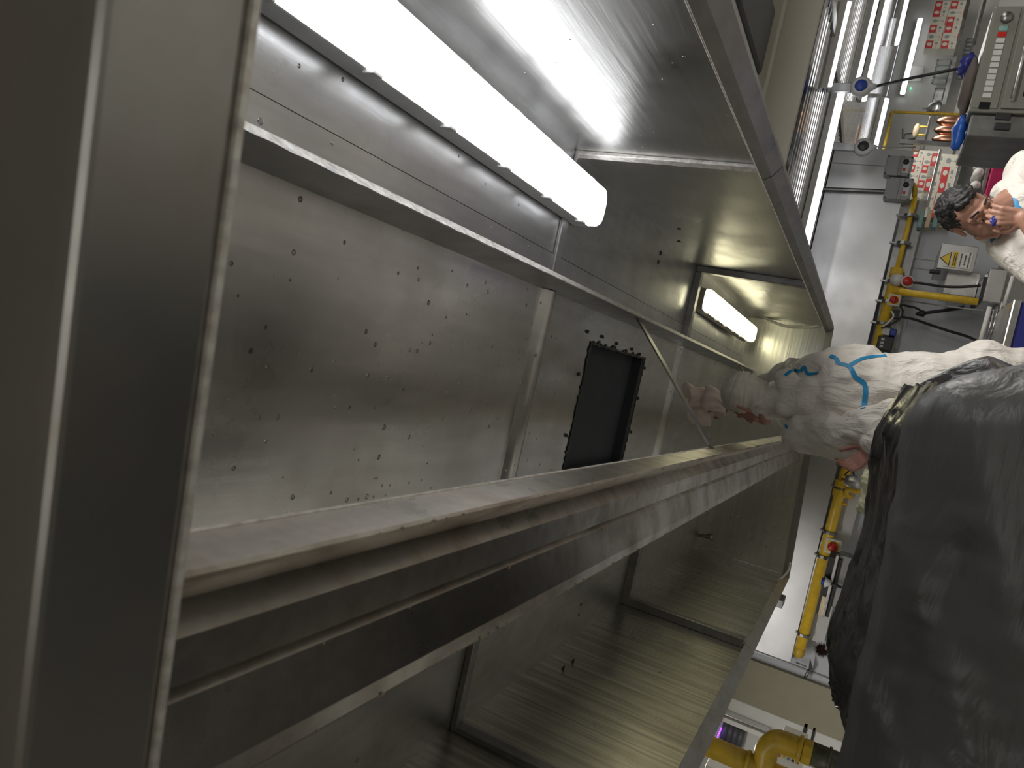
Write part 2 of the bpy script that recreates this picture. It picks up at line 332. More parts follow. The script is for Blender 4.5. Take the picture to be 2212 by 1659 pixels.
# upper filter rails hanging from the ceiling
def rail(sgn, cx):
    X = lambda x: cx + sgn * x
    for i in range(3):
        y0, y1 = (J[i] if i else J[0] + 0.01) + G, J[i + 1] - G
        MB().prism([(X(0.239), 2.634), (X(0.222), 2.610), (X(0.219), 2.611), (X(0.20), ZC), (X(0.204), ZC), (X(0.2215), 2.6135), (X(0.237), 2.637)], y0, y1).build('filter_rail', M['steel_rail'], hood)
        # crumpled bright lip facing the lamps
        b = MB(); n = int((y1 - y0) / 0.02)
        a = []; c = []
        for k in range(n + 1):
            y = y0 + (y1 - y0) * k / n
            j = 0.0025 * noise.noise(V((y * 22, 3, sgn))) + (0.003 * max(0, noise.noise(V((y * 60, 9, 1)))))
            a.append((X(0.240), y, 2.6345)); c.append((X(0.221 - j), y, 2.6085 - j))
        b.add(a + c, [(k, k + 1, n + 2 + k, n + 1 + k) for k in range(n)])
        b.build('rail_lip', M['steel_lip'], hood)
rail(1, 0.0); rail(-1, -0.64)
# grease gutter
gp = [(-0.190, 2.18), (-0.190, 2.119), (-0.193, 2.116), (-0.200, 2.122), (-0.232, 2.160), (-0.250, 2.138), (-0.285, 2.135), (-0.2925, 2.150), (-0.300, 2.139), (-0.355, 2.120), (-0.372, 2.119), (-0.380, 2.125), (-0.380, 2.18)]
inner = [(x * 0.985 - 0.0042, z + 0.006) for (x, z) in gp]
gut = []
for (y0, y1) in ((0.315, 3.905), (3.91, YE - 0.035)):
    MB().prism(gp + [(-0.376, 2.18)] + [(x, z) for (x, z) in inner[-2:0:-1]] + [(-0.194, 2.18)], y0, y1).build('grease_gutter', M['steel_gutter'], hood)
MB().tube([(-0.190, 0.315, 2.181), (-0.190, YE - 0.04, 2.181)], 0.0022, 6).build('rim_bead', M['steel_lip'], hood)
b = MB()
for k in range(150):      # drips and grease lumps along the lower edges of the gutter
    y = 0.5 + 5 * random.random() ** 1.3; e = random.choice((0, 0, 1, 1, 2)); x, z = ((-0.192, 2.115), (-0.372, 2.119), (-0.30, 2.138))[e]
    r = 0.0008 + 0.0015 * random.random() ** 2
    b.ell((x, y, z - r * 0.4), (r, r * 1.6, r), n=6, m=4)
b.build('grease_drip', M['drip'], hood, True, kind='stuff')
# diagonal braces between rail and gutter
def brace(a, c, wdt=0.022, th=0.003):
    a, c = V(a), V(c); d = (c - a).normalized(); s_ = V((0, 1, 0)); s_ = (s_ - d * s_.dot(d)).normalized(); u = d.cross(s_)
    vs = [p + s_ * sx * wdt + u * sz * th for p in (a, c) for (sx, sz) in ((-1, -1), (1, -1), (1, 1), (-1, 1))]
    MB().add(vs, [(0, 1, 2, 3), (4, 7, 6, 5), (0, 4, 5, 1), (1, 5, 6, 2), (2, 6, 7, 3), (3, 7, 4, 0)]).build('brace', M['steel_rim'], hood)
brace((0.208, 2.80, 2.618), (-0.187, 2.45, 2.172)); brace((0.208, 5.45, 2.618), (-0.187, 5.15, 2.172)); brace((-0.85, 2.80, 2.618), (-0.384, 2.45, 2.172))

# lamps in the hood
def lamp(name, label, xa, ya, za, xb, yb, zb, glow, body, wdt=0.126):
    t = thing(name, label, 'light fitting', ((xa + xb) / 2, (ya + yb) / 2, min(za, zb)), 'strip lights inside the hood')
    hw = wdt / 2; n = 24
    def ring(yc, inset):
        out = []
        for k in range(n):
            a = 2 * math.pi * k / n; ca, sa = math.cos(a), math.sin(a)
            e = 0.62
            out.append((abs(ca) ** e * (1 if ca > 0 else -1), abs(sa) ** e * (1 if sa > 0 else -1)))
        return out
    # diffuser: long rounded pan, lofted along the length
    def pan(h0, h1, grow, mat, nm, dz):
        b = MB(); prof = []
        rings = []
        for (z_, g) in ((h1, grow - 0.012), (h1 + 0.004, grow - 0.005), (h1 + 0.014, grow), (h0, grow + 0.002)):
            r_ = hw + g; Ls = []
            cr = 0.035
            pts = []
            L = yb - ya
            for (cx_, cy_, a0) in ((r_ - cr, L - cr + g, 0), (-(r_ - cr), L - cr + g, 90), (-(r_ - cr), cr - g, 180), (r_ - cr, cr - g, 270)):
                for k in range(7):
                    a = math.radians(a0 + 15 * k); pts.append((cx_ + cr * math.cos(a), cy_ + cr * math.sin(a)))
            rings.append([(xa + (xb - xa) * (q[1] / L) + q[0], ya + q[1], za + (zb - za) * (q[1] / L) + z_ + dz) for q in pts])
        m_ = len(rings[0])
        b.add([v for r in rings for v in r], [(i * m_ + k, i * m_ + (k + 1) % m_, (i + 1) * m_ + (k + 1) % m_, (i + 1) * m_ + k) for i in range(3) for k in range(m_)] + [tuple(range(m_)), tuple(3 * m_ + k for k in range(m_))])
        return b.build(nm, mat, t, 50)
    pan(0.045, 0.0, 0, glow, 'diffuser', 0)
    hs = pan(0.09, 0.030, 0.004, body, 'housing', 0)
    L = yb - ya; k = 0
    y = 0.12
    while y < L - 0.05:
        for s_ in (-1, 1):
            x = xa + (xb - xa) * y / L; z = za + (zb - za) * y / L
            MB().box((x + s_ * (hw + 0.002), ya + y - 0.014, z + 0.022), (x + s_ * (hw + 0.010), ya + y + 0.014, z + 0.05), 0.002).build('clip', M['lamp_body'], hs)
        y += 0.27
    for y in (0.3, L - 0.3):
        x = xa + (xb - xa) * y / L; z = za + (zb - za) * y / L
        MB().box((x - 0.03, ya + y - 0.015, z + 0.088), (x + 0.03, ya + y + 0.015, ZC - 0.001)).build('mounting_foot', M['lamp_body_dark'], t)
    return t
lamp('strip_light', 'white strip light fixed to the hood ceiling, nearest the camera', 0.502, 0.66, 2.635, 0.502, 2.24, 2.635, M['lamp_white'], M['lamp_body'])
lamp('strip_light', 'smaller looking warm strip light at the far end of the hood', 0.488, 4.07, 2.635, 0.47, 5.66, 2.59, M['lamp_warm'], M['lamp_body_dark'], 0.118)

# ------------------------------------------------------------------ room shell
M['wall_white'] = plain('wall_white', (0.66, 0.66, 0.63), 0.6, 0, 0.03)
M['wall_grey'] = plain('wall_panel_grey', (0.52, 0.54, 0.58), 0.45, 0, 0.04)
M['wall_beige'] = plain('wall_beige', (0.46, 0.44, 0.35), 0.7, 0, 0.03)
M['wall_olive'] = plain('wall_olive', (0.30, 0.28, 0.20), 0.7, 0, 0.04)
M['ceil_beige'] = plain('ceiling_beige', (0.50, 0.48, 0.42), 0.7, 0, 0.02)
M['floor'] = plain('floor_tile', (0.38, 0.37, 0.34), 0.5, 0, 0.1)
M['slats'] = steel('ceiling_slat', (0.45, 0.45, 0.45), 0.10, (2, 20, 2), 0.15, (0.3, 0.3, 0.28), scale=3, brush_amt=0.05)
M['yellow'] = plain('gas_yellow', (0.80, 0.52, 0.04), 0.35, 0, 0.12, 20)
M['yellow_old'] = plain('gas_yellow_aged', (0.55, 0.36, 0.03), 0.4, 0, 0.25, 14)
M['olive_metal'] = plain('valve_olive', (0.085, 0.085, 0.05), 0.5, 0, 0.5, 25)
M['grey_pl'] = plain('grey_plastic', (0.32, 0.32, 0.32), 0.45)
M['lightgrey'] = plain('light_grey_plastic', (0.55, 0.55, 0.54), 0.45)
M['white_pl'] = plain('white_plastic', (0.75, 0.74, 0.70), 0.4)
M['red_pl'] = plain('red_plastic', (0.50, 0.02, 0.015), 0.35)
M['black_pl'] = plain('black_rubber', (0.018, 0.018, 0.02), 0.5)
M['blue_pl'] = plain('blue_plastic', (0.02, 0.05, 0.30), 0.4)
M['carton_white'] = plain('carton_white', (0.72, 0.69, 0.58), 0.7)
M['carton_red'] = plain('carton_red', (0.62, 0.06, 0.07), 0.6)
M['ink'] = plain('print_grey', (0.30, 0.33, 0.34), 0.7)
M['ink_dark'] = plain('print_dark', (0.05, 0.05, 0.05), 0.7)
M['copper'] = plain('copper', (0.62, 0.33, 0.22), 0.3, 1.0, 0.15)
M['glass'] = plain('clear_glass', (0.9, 0.93, 0.92), 0.05, 0, 0.0, **{'Transmission Weight': 0.9, 'IOR': 1.3})
M['pink'] = plain('pink_plastic', (0.50, 0.015, 0.11), 0.5)
M['bread'] = plain('bread', (0.55, 0.36, 0.14), 0.8, 0, 0.3, 30, 0.3)
M['wood'] = plain('pale_wood', (0.62, 0.50, 0.33), 0.6, 0, 0.15, 10)
M['teal'] = plain('teal_plastic', (0.22, 0.38, 0.36), 0.5)
M['sign_yellow'] = plain('sign_yellow', (0.85, 0.60, 0.05), 0.5)
M['oven_glass'] = plain('oven_glass', (0.012, 0.014, 0.016), 0.12)
M['oven_panel'] = plain('oven_panel', (0.20, 0.20, 0.17), 0.4)
M['violet'] = emit('violet_led', (0.25, 0.03, 1.0), 6)

struct(MB().box((-7, -4, -0.05), (13, 12.6, 0)), 'floor', M['floor'])
struct(MB().box((-7, 12.4, 0), (13, 12.6, 3)), 'wall_back', M['wall_white'])
struct(MB().box((-7.2, -4, 0), (-7, 12.6, 3)), 'wall_left', M['wall_beige'])
struct(MB().box((13, -4, 0), (13.2, 12.6, 3)), 'wall_right', M['wall_beige'])
struct(MB().box((-7, -4.2, 0), (13, -4, 3)), 'wall_front', M['wall_beige'])
struct(MB().box((-7, -4, 2.80), (13, 4.60, 2.86)), 'ceiling', M['ceil_beige'])
struct(MB().box((-7, 4.60, 2.80), (0.75, 12.4, 2.86)), 'ceiling', M['ceil_beige'])
struct(MB().box((0.75, 4.60, 2.50), (13, 4.66, 2.86)), 'trim_1', M['ceil_beige'])
struct(MB().box((0.75, 4.52, 2.70), (13, 4.60, 2.80), 0.01), 'trim_2', M['ceil_beige'])
struct(MB().box((0.75, 4.66, 2.52), (13, 12.4, 2.60)), 'trim_3', M['steel_dark'])
# reflecting slatted ceiling: two fields of long thin slats
for (xa, xb, nm) in ((0.75, 2.52, 'west'), (2.56, 7.6, 'east')):
    b = MB(); y = 4.68
    while y < 12.35:
        b.add([(xa, y, 2.500), (xb, y, 2.500), (xb, y + 0.030, 2.488), (xa, y + 0.030, 2.488), (xb, y + 0.066, 2.488), (xa, y + 0.066, 2.488), (xb, y + 0.094, 2.500), (xa, y + 0.094, 2.500)],
              [(0, 1, 2, 3), (3, 2, 4, 5), (5, 4, 6, 7)]); y += 0.10
    o = one(b, 'ceiling_slats', M['slats'], 'glossy metal ceiling slats ' + ('beside the hood rim' if nm == 'west' else 'over the shelves at the far right'), 'ceiling slats', kind='stuff')
struct(MB().box((2.50, 4.66, 2.47), (2.58, 12.3, 2.505), 0.005), 'trim_4', M['steel_dark'])

def tube_light(x1, y1, x2, y2, z, wd, label):
    a = P(x1, y1, Z=z); c = P(x2, y2, Z=z); y = (a.y + c.y) / 2; a.y = c.y = y
    t = thing('ceiling_tube_light', label, 'light fitting', ((a.x + c.x) / 2, y, z), 'strip lights under the slatted ceiling')
    MB().tube([(a.x, y, z + 0.02), (c.x, y, z + 0.02)], wd / 2, 12).build('tube', M['tube'], t, True)
    MB().box((a.x + 0.01, y - wd * 0.6, z + 0.03), (c.x - 0.01, y + wd * 0.6, z + 0.075), 0.004).build('housing', M['lamp_body'], t)
tube_light(1842, 9, 1799, 183, 2.41, 0.028, 'thin lit tube highest in the group, closest to the beige bulkhead')
tube_light(1822, 184, 1738, 560, 2.41, 0.075, 'thick bright strip light running beside the hood rim')
tube_light(1906, -40, 1856, 185, 2.41, 0.045, 'bright strip light passing behind the blue topped reel')
tube_light(1930, -40, 1869, 217, 2.41, 0.06, 'wide bright strip light just beyond the hanging reel')
tube_light(1970, -40, 1938, 100, 2.38, 0.07, 'strip light over the red and white cartons')
tube_light(1917, 212, 1888, 337, 2.40, 0.09, 'strip light beyond the grey switch boxes')
a_ = P(1985, 41, Y=12.3); c_ = P(1943, 202, Y=12.3)
t = thing('wall_tube_light', 'slim strip light mounted on the far white wall', 'light fitting', ((a_.x + c_.x) / 2, 12.3, 2.28))
MB().tube([(a_.x, 12.3, 2.29), (c_.x, 12.3, 2.29)], 0.035, 12).build('tube', M['tube'], t, True)
MB().box((c_.x, 12.3, 2.26), (a_.x, 12.398, 2.33), 0.005).build('housing', M['lamp_body'], t)

# far cooking line: partition, canopy, gas main
YP = 7.05
struct(MB().box((-2.325, YP, 0), (0.75, YP + 0.1, 2.8)), 'wall_partition', M['wall_grey'])
struct(MB().box((0.75, YP, 0), (1.78, YP + 0.1, 2.48)), 'wall_4', M['wall_grey'])
cano = thing('steel_canopy', 'smooth steel canopy face above the yellow gas pipe', 'canopy', (0.1, 7.0, 1.87))
MB().box((-2.20, 6.90, 1.862), (2.34, 6.915, 2.485), 0.003).build('front_panel', M['steel_panel'], cano)
MB().box((-2.20, 6.915, 1.862), (-2.185, 7.045, 2.485)).build('end_panel', M['steel_panel'], cano)
MB().box((2.325, 6.915, 1.862), (2.34, 7.045, 2.485)).build('end_panel', M['steel_panel'], cano)
MB().box((-2.185, 6.915, 2.475), (2.325, 7.045, 2.485)).build('top_panel', M['steel_panel'], cano)
for y_ in (352,):
    q = P(1800, y_, Y=6.9); MB().box((q.x - 0.004, 6.892, 1.90), (q.x + 0.004, 6.90, 2.48)).build('seam', M['steel_dark'], cano)

def YB(x, y, Y=6.95): return P(x, y, Y=Y)
gp_ = thing('gas_main', 'yellow gas pipe running level under the steel canopy', 'pipe', (0, 6.9, 1.75))
p0 = YB(1976, 432); p1 = YB(1934, 598); p2 = YB(1924, 640); p3 = YB(1728, 1402)
zz = 1.775
pl = lambda q, z=None: (q.x, 6.88, q.z if z is None else z)
MB().tube([pl(p0), pl(p1)], 0.020, 10).build('thin_pipe', M['yellow'], gp_, True)
MB().tube([pl(p1), pl(p3)], 0.044, 14).build('thick_pipe', M['yellow'], gp_, True)
MB().tube([pl(p1 + V((0.06, 0, 0))), pl(p1 - V((0.02, 0, 0)))], 0.05, 14).build('reducer', M['yellow'], gp_, True)
q = YB(1728, 1402); MB().ell((q.x, 6.88, q.z), (0.06, 0.055, 0.05)).build('elbow', M['yellow_old'], gp_, True)
q = YB(1975, 425); MB().tube(bez([(q.x - 0.02, 6.88, q.z), (q.x + 0.05, 6.88, q.z + 0.01), (q.x + 0.09, 6.88, q.z + 0.05), (q.x + 0.07, 6.88, q.z + 0.10)], 6), 0.021, 10).build('elbow', M['yellow_old'], gp_, True)
for (x, y) in ((1950, 530), (1932, 612), (1921, 655), (1901, 700), (1840, 1010), (1820, 1052), (1786, 1146), (1777, 1199), (1736, 1366), (1955, 470)):
    q = YB(x, y); MB().lathe((q.x, 6.88, p1.z + (p3.z - p1.z) * (q.x - p1.x) / (p3.x - p1.x)), [(0.05, -0.012), (0.056, -0.012), (0.056, 0.012), (0.05, 0.012)], 'X', 12).build('pipe_clip', M['steel_dark'], gp_)
    MB().box((q.x - 0.008, 6.88, p1.z + 0.04), (q.x + 0.008, 6.90, 1.88)).build('clip_rod', M['steel_dark'], gp_)
for (x, y) in ((1822, 1045), (1814, 1063)):
    q = YB(x, y); MB().lathe((q.x, 6.88, p1.z + (p3.z - p1.z) * (q.x - p1.x) / (p3.x - p1.x)), [(0.052, -0.03), (0.058, -0.03), (0.058, 0.03), (0.052, 0.03)], 'X', 12).build('coupling', M['yellow'], gp_)
dq = YB(1929, 628)
MB().tube([(dq.x, 6.88, dq.z), (dq.x + 0.005, 6.88, dq.z - 0.10)], 0.045, 14).build('tee_branch', M['yellow'], gp_, True)
q2 = P(2113, 652, Y=6.88)
MB().tube([(dq.x + 0.005, 6.88, dq.z - 0.07), tuple(P(1948, 631, Y=6.2)), tuple(P(2113, 652, Y=6.12))], 0.026, 12).build('drop_pipe', M['yellow'], gp_, True)
a1 = YB(1822, 1048); pts = [(a1.x, 6.86, a1.z), (a1.x, 6.86, a1.z - 0.08), (a1.x - 0.01, 6.84, a1.z - 0.12)]
MB().tube(pts + [tuple(P(1852, 1060, Y=6.8))], 0.026, 10).build('branch', M['yellow'], gp_, True)
a1 = YB(1817, 1066); MB().tube(bez([(a1.x, 6.86, a1.z), (a1.x, 6.84, a1.z - 0.08), tuple(P(1829, 1068, Y=6.82)), tuple(P(1832, 1058, Y=6.8)), tuple(P(1852, 1064, Y=6.8))], 6), 0.020, 10).build('branch', M['yellow'], gp_, True)
a1 = YB(1811, 1083); MB().tube([(a1.x, 6.86, a1.z - 0.02), (a1.x, 6.86, a1.z - 0.08)], 0.012, 8).build('stub', M['yellow'], gp_, True)

def trunk(x0, y0, x1, y1, hgt, nm, mat, lab, Y0=6.96, Y1=7.045):
    a = P(x0, y0, Y=Y0); c = P(x1, y1, Y=Y0)
    return one(MB().add([(a.x, Y0, a.z), (c.x, Y0, c.z), (c.x, Y1, c.z), (a.x, Y1, a.z), (a.x, Y0, a.z - hgt), (c.x, Y0, c.z - hgt), (c.x, Y1, c.z - hgt), (a.x, Y1, a.z - hgt)],
       [(0, 1, 2, 3), (7, 6, 5, 4), (0, 4, 5, 1), (1, 5, 6, 2), (2, 6, 7, 3), (3, 7, 4, 0)]), nm, mat, lab, 'cable trunking')
trunk(1955, 430, 1904, 640, 0.17, 'cable_trunking', M['steel_dark'], 'dark grey cable trunking behind the thin yellow pipe')
trunk(1902, 650, 1885, 745, 0.19, 'cable_trunking', M['lightgrey'], 'grey cable trunking with sockets beside the person in white')
trunk(1845, 985, 1745, 1380, 0.13, 'cable_trunking', M['lightgrey'], 'pale trunking under the thick yellow pipe at the left')
trunk(1826, 985, 1728, 1330, 0.035, 'steel_rail', M['steel_bright'], 'slim steel rail along the lower edge of the canopy', 6.925, 6.945)

# vertical gas pipe in front of the shelf, thin
vp = thing('thin_gas_pipe', 'thin yellow pipe bent along the ceiling and down past the shelves', 'pipe', tuple(P(2000, 245, Y=12.0)))
k0 = P(1908, 330, Y=11.0); k1 = P(1926, 243, Y=11.8); k2 = P(2110, 249, Y=11.8)
MB().tube([k0, k1 + V((-0.03, 0, 0)), k1, k1 + V((0.01, 0, -0.04)), k2], 0.022, 8).build('pipe', M['yellow_old'], vp, True)

# grey switch boxes on the canopy end
def swbox(y0, y1, lab):
    a = P(1912, y0, Y=6.8); c = P(1972, y1, Y=6.8)
    a = P(1914, (y0 + y1) / 2, Y=6.8); w = abs(P(1940, y0, Y=6.8).x - P(1940, y1, Y=6.8).x); cx = P(1940, (y0 + y1) / 2, Y=6.8).x; z1 = P(1912, (y0 + y1) / 2, Y=6.8).z - 0.0; z0 = P(1971, (y0 + y1) / 2, Y=6.8).z
    t = thing('switch_box', lab, 'switch box', (cx, 6.86, z0), 'grey switch boxes')
    MB().box((cx - w / 2 + 0.002, 6.80, z0), (cx + w / 2 - 0.002, 6.898, z1), 0.012).build('body', M['grey_pl'], t)
    zc = z0 + (z1 - z0) * 0.42
    MB().box((cx - w / 2 + 0.004, 6.790, zc - 0.016), (cx + w / 2 - 0.004, 6.802, zc + 0.016), 0.004).build('hinge_strip', M['steel_dark'], t)
    MB().box((cx - 0.06, 6.794, z0 + 0.02), (cx + 0.055, 6.802, z0 + 0.085)).build('label_plate', M['lightgrey'], t)
    MB().lathe((cx + 0.032, 6.800, z0 + 0.052), [(0.022, -0.02), (0.022, 0), (0.018, 0.0)], 'Y', 16).build('knob', M['black_pl'], t, True)
    MB().box((cx - 0.045, 6.790, z0 + 0.045), (cx - 0.022, 6.796, z0 + 0.063)).build('indicator', M['red_pl'], t)
    for sx in (-1, 1):
        for sz in (0, 1): MB().lathe((cx + sx * (w / 2 - 0.014), 6.800, z0 + 0.014 + sz * (z1 - z0 - 0.028)), [(0.007, -0.004), (0.007, 0.004)], 'Y', 8).build('screw', M['black_pl'], t)
swbox(335, 380, 'grey switch box nearer the shelves, knob and red light')
swbox(382, 432, 'grey switch box next to the bent yellow pipe, knob and red light')
one(MB().tube([P(1912, 413, Y=6.86), P(1780, 408, Y=6.86)], 0.016, 8), 'conduit', M['steel_dark'], 'black conduit rising from the switch box across the canopy', 'conduit')

# red rotary isolators and plugs
def isolator(x, y, sz, lab, Y=6.9, col='white_pl'):
    q = P(x, y, Y=Y); t = thing('isolator_switch', lab, 'switch', (q.x, Y, q.z - sz / 2), 'isolator switches on the gas wall')
    MB().box((q.x - sz / 2, Y - 0.03, q.z - sz / 2), (q.x + sz / 2, Y + 0.05, q.z + sz / 2), 0.008).build('body', M[col], t)
    MB().box((q.x - sz * 0.36, Y - 0.034, q.z - sz * 0.36), (q.x + sz * 0.36, Y - 0.029, q.z + sz * 0.36)).build('yellow_plate', M['sign_yellow'], t)
    MB().lathe((q.x, Y - 0.035, q.z), [(sz * 0.27, -0.02), (sz * 0.31, -0.014), (sz * 0.31, 0.004)], 'Y', 18).build('knob', M['red_pl'], t, True)
    MB().box((q.x - sz * 0.26, Y - 0.066, q.z - sz * 0.06), (q.x + sz * 0.26, Y - 0.052, q.z + sz * 0.06), 0.003).build('grip', M['red_pl'], t)
isolator(1931, 649, 0.10, 'red rotary switch on a yellow plate beside the yellow drop pipe', 6.86)
isolator(1799, 1180, 0.13, 'red rotary switch on a cream box at the left under the gas pipe', 6.86)
t = thing('red_plug', 'large red and white industrial plug hanging beside the gas tee', 'plug', tuple(P(1965, 608, Y=6.8)))
q = P(1935, 605, Y=6.85); e = P(1948, 606, Y=6.8); f_ = P(1960, 609, Y=6.78); g_ = P(1972, 611, Y=6.78)
MB().tube([q, e], [0.06, 0.042], 14).build('socket_body', M['white_pl'], t, True)
MB().tube([e, P(1952, 607, Y=6.8)], 0.048, 14).build('red_ring', M['red_pl'], t, True)
MB().lathe((f_.x, 6.74, f_.z), [(0.035, -0.01), (0.038, -0.006), (0.038, 0.01)], 'Y', 18).build('red_face', M['red_pl'], t, True)
MB().lathe((f_.x, 6.77, f_.z), [(0.045, -0.02), (0.05, -0.012), (0.05, 0.03)], 'Y', 18).build('plug_body', M['white_pl'], t, True)
MB().tube([f_, g_], [0.03, 0.02], 12).build('gland', M['white_pl'], t, True)
def cable(pts, r, mat, lab, nm='cable', Y=6.8, g='cables on the gas wall'):
    b = MB().tube(bez([P(x, y, Y=Y) if len(p_) == 2 else P(x, y, Y=p_[2]) for p_ in pts for (x, y) in [p_[:2]]], 8), r, 8)
    return one(b, nm, M[mat], lab, 'cable', g, True)
cable([(1972, 611), (1990, 612, 6.5), (2030, 618, 6.2), (2070, 620, 6.15), (2118, 617, 6.15)], 0.010, 'black_pl', 'black cable from the red industrial plug to the steel machine')
cable([(1947, 648), (2000, 655, 6.3), (2070, 665, 6.1), (2125, 671, 6.0)], 0.006, 'grey_pl', 'thin grey cable hanging from the yellow plated red switch')
cable([(1944, 657), (1960, 661), (1978, 665), (1990, 672)], 0.009, 'black_pl', 'short black cable between the red switch and the round black plug')
cable([(1992, 677), (2030, 672), (2080, 665, 6.7)], 0.014, 'black_pl', 'thick dark lead rising from the round black plug')
cable([(1945, 684), (1975, 690), (2010, 702), (2050, 715), (2090, 727), (2112, 738)], 0.011, 'black_pl', 'long black cable sloping down from the double black plug')
cable([(1945, 660), (1950, 672), (1944, 688), (1925, 700), (1903, 708)], 0.008, 'black_pl', 'looped black cable beside the grey trunking')
cable([(1925, 672), (1930, 683), (1918, 697), (1905, 707)], 0.008, 'white_pl', 'looped pale cable on the grey trunking')
q = P(1991, 677, Y=6.8); one(MB().cap((q.x - 0.01, q.y, q.z + 0.03), (q.x, q.y, q.z - 0.005), 0.015, 0.028), 'cable_plug', M['black_pl'], 'round black plug hanging in front of the grey wall', 'plug', None, True)
q = P(1934, 680, Y=6.85); t = thing('double_plug', 'square black plug in the grey trunking sockets', 'plug', tuple(q))
MB().box((q.x - 0.035, 6.80, q.z - 0.03), (q.x + 0.035, 6.88, q.z + 0.025), 0.005).build('body', M['black_pl'], t)
for (x, y, nm, lab) in ((1920, 669, 'socket', 'upper round socket with black face on the trunking'), (1918, 682, 'socket', 'lower round socket with black face on the trunking')):
    q = P(x, y, Y=6.93); t = thing('wall_socket', lab, 'socket', (q.x, 6.94, q.z), 'sockets on the trunking')
    MB().box((q.x - 0.028, 6.93, q.z - 0.035), (q.x + 0.028, 6.965, q.z + 0.035), 0.005).build('plate', M['lightgrey'], t)
    MB().lathe((q.x, 6.93, q.z), [(0.018, -0.004), (0.020, 0.002)], 'Y', 14).build('face', M['black_pl'], t)
q = P(1922, 718, Y=6.85); t = thing('blue_socket', 'small blue and cream socket near the shoulder of the person in white', 'socket', tuple(q))
MB().box((q.x - 0.03, 6.83, q.z + 0.0), (q.x + 0.03, 6.95, q.z + 0.06), 0.005).build('body', M['white_pl'], t)
MB().box((q.x - 0.03, 6.80, q.z - 0.05), (q.x + 0.03, 6.93, q.z), 0.008).build('cover', M['blue_pl'], t)
q = P(1912, 740, Y=6.85); t = thing('breaker_box', 'dark glass fronted breaker box against the white sleeve', 'breaker box', (q.x, 6.9, q.z - 0.06))
MB().box((q.x - 0.07, 6.80, q.z - 0.06), (q.x + 0.05, 6.96, q.z + 0.06), 0.008).build('body', M['dark'], t)
for k in range(3): MB().box((q.x - 0.05 + 0.03 * k, 6.794, q.z + 0.01), (q.x - 0.03 + 0.03 * k, 6.80, q.z + 0.035)).build('breaker', M['lightgrey'], t)

# small control panel left of the person and notice
q = P(1812, 972, Y=6.8); t = thing('control_panel', 'small grey control panel with printed symbols under the canopy edge', 'control panel', (q.x, 6.87, q.z - 0.05))
MB().box((q.x - 0.08, 6.80, q.z - 0.045), (q.x + 0.12, 6.898, q.z + 0.045), 0.004).build('body', M['steel_dark'], t)
for i in range(4): MB().lathe((q.x - 0.055 + 0.025 * (i % 2) + 0.05 * (i // 2), 6.798, q.z - 0.02 + 0.025 * (i % 2)), [(0.009, -0.002), (0.009, 0.002)], 'Y', 10).build('symbol', M['carton_white'], t)

# ceiling hung reels
def reel(x, y, Y, lab, cx, cy, cY, blue):
    q = P(x, y, Y=Y); t = thing('cable_reel', lab, 'cable reel', tuple(q), 'reels hung from the slatted ceiling')
    MB().lathe((q.x, q.y, q.z), [(0.045, -0.03), (0.07, -0.02), (0.07, 0.02), (0.045, 0.03)], 'Y', 20).build('drum', M['lightgrey'], t, True)
    MB().lathe((q.x, q.y - 0.032, q.z), [(0.03, -0.01), (0.042, 0.0), (0.042, 0.006)], 'Y', 20).build('hub', M['blue_pl'] if blue else M['dark'], t, True)
    MB().tube([(q.x, q.y, q.z - 0.05), (q.x + 0.01, q.y, q.z - 0.10)], [0.035, 0.014], 10).build('nozzle', M['lightgrey'], t, True)
    MB().box((q.x - 0.04, q.y - 0.02, q.z + 0.06), (q.x + 0.02, q.y + 0.02, max(q.z + 0.1, 2.488)), 0.004).build('bracket', M['steel_dark'], t)
    e = P(cx, cy, Y=cY); one(MB().tube([(q.x + 0.01, q.y, q.z - 0.10), (q.x * 0.5 + e.x * 0.5, (q.y + e.y) / 2, (q.z + e.z) / 2 - 0.015), e], 0.010 if blue else 0.006, 8), 'hanging_cable', M['black_pl'] if blue else M['grey_pl'], 'straight black cable drawn from the blue hubbed reel to the oven' if blue else 'thin grey cable hanging from the farther reel', 'cable', None, True)
reel(1860, 188, 5.6, 'blue hubbed reel hanging from the slatted ceiling', 2092, 144, 5.3, True)
reel(1865, 318, 6.5, 'grey reel hanging just before the steel canopy end', 1978, 318, 6.6, False)
qq = P(1980, 319, Y=6.6)
one(MB().tube([(qq.x + 0.03 * math.cos(a * 0.5), 6.6 + 0.004 * math.sin(a), qq.z + 0.03 * math.sin(a * 0.5)) for a in range(0, 60)], 0.006, 6), 'coiled_cable', M['wood'], 'coil of thin tan cable hanging above the cartons', 'cable', None, True)

# shelves with cartons, on the far right wall
def shelf(x0, y0, x1, y1, Y, dep, th, lab, mat='steel_bright', posts=()):
    a = P(x0, y0, Y=Y); c = P(x1, y1, Y=Y); z = (a.z + c.z) / 2
    t = thing('wall_shelf', lab, 'shelf', ((a.x + c.x) / 2, Y + dep / 2, z), 'steel shelves on the far wall')
    MB().box((min(a.x, c.x), Y, z - th), (max(a.x, c.x), Y + dep, z), 0.003).build('board', M[mat], t)
    for px in posts: MB().box((px - 0.02, Y, z - 0.5), (px + 0.02, Y + 0.03, z)).build('bracket', M['steel_dark'], t)
    return min(a.x, c.x), max(a.x, c.x), z
ORDX = ['first', 'second', 'third', 'fourth', 'fifth', 'sixth', 'seventh', 'eighth', 'ninth', 'tenth']
ORD = ['first', 'second', 'third', 'fourth', 'fifth', 'sixth', 'seventh', 'eighth']
protos = {}
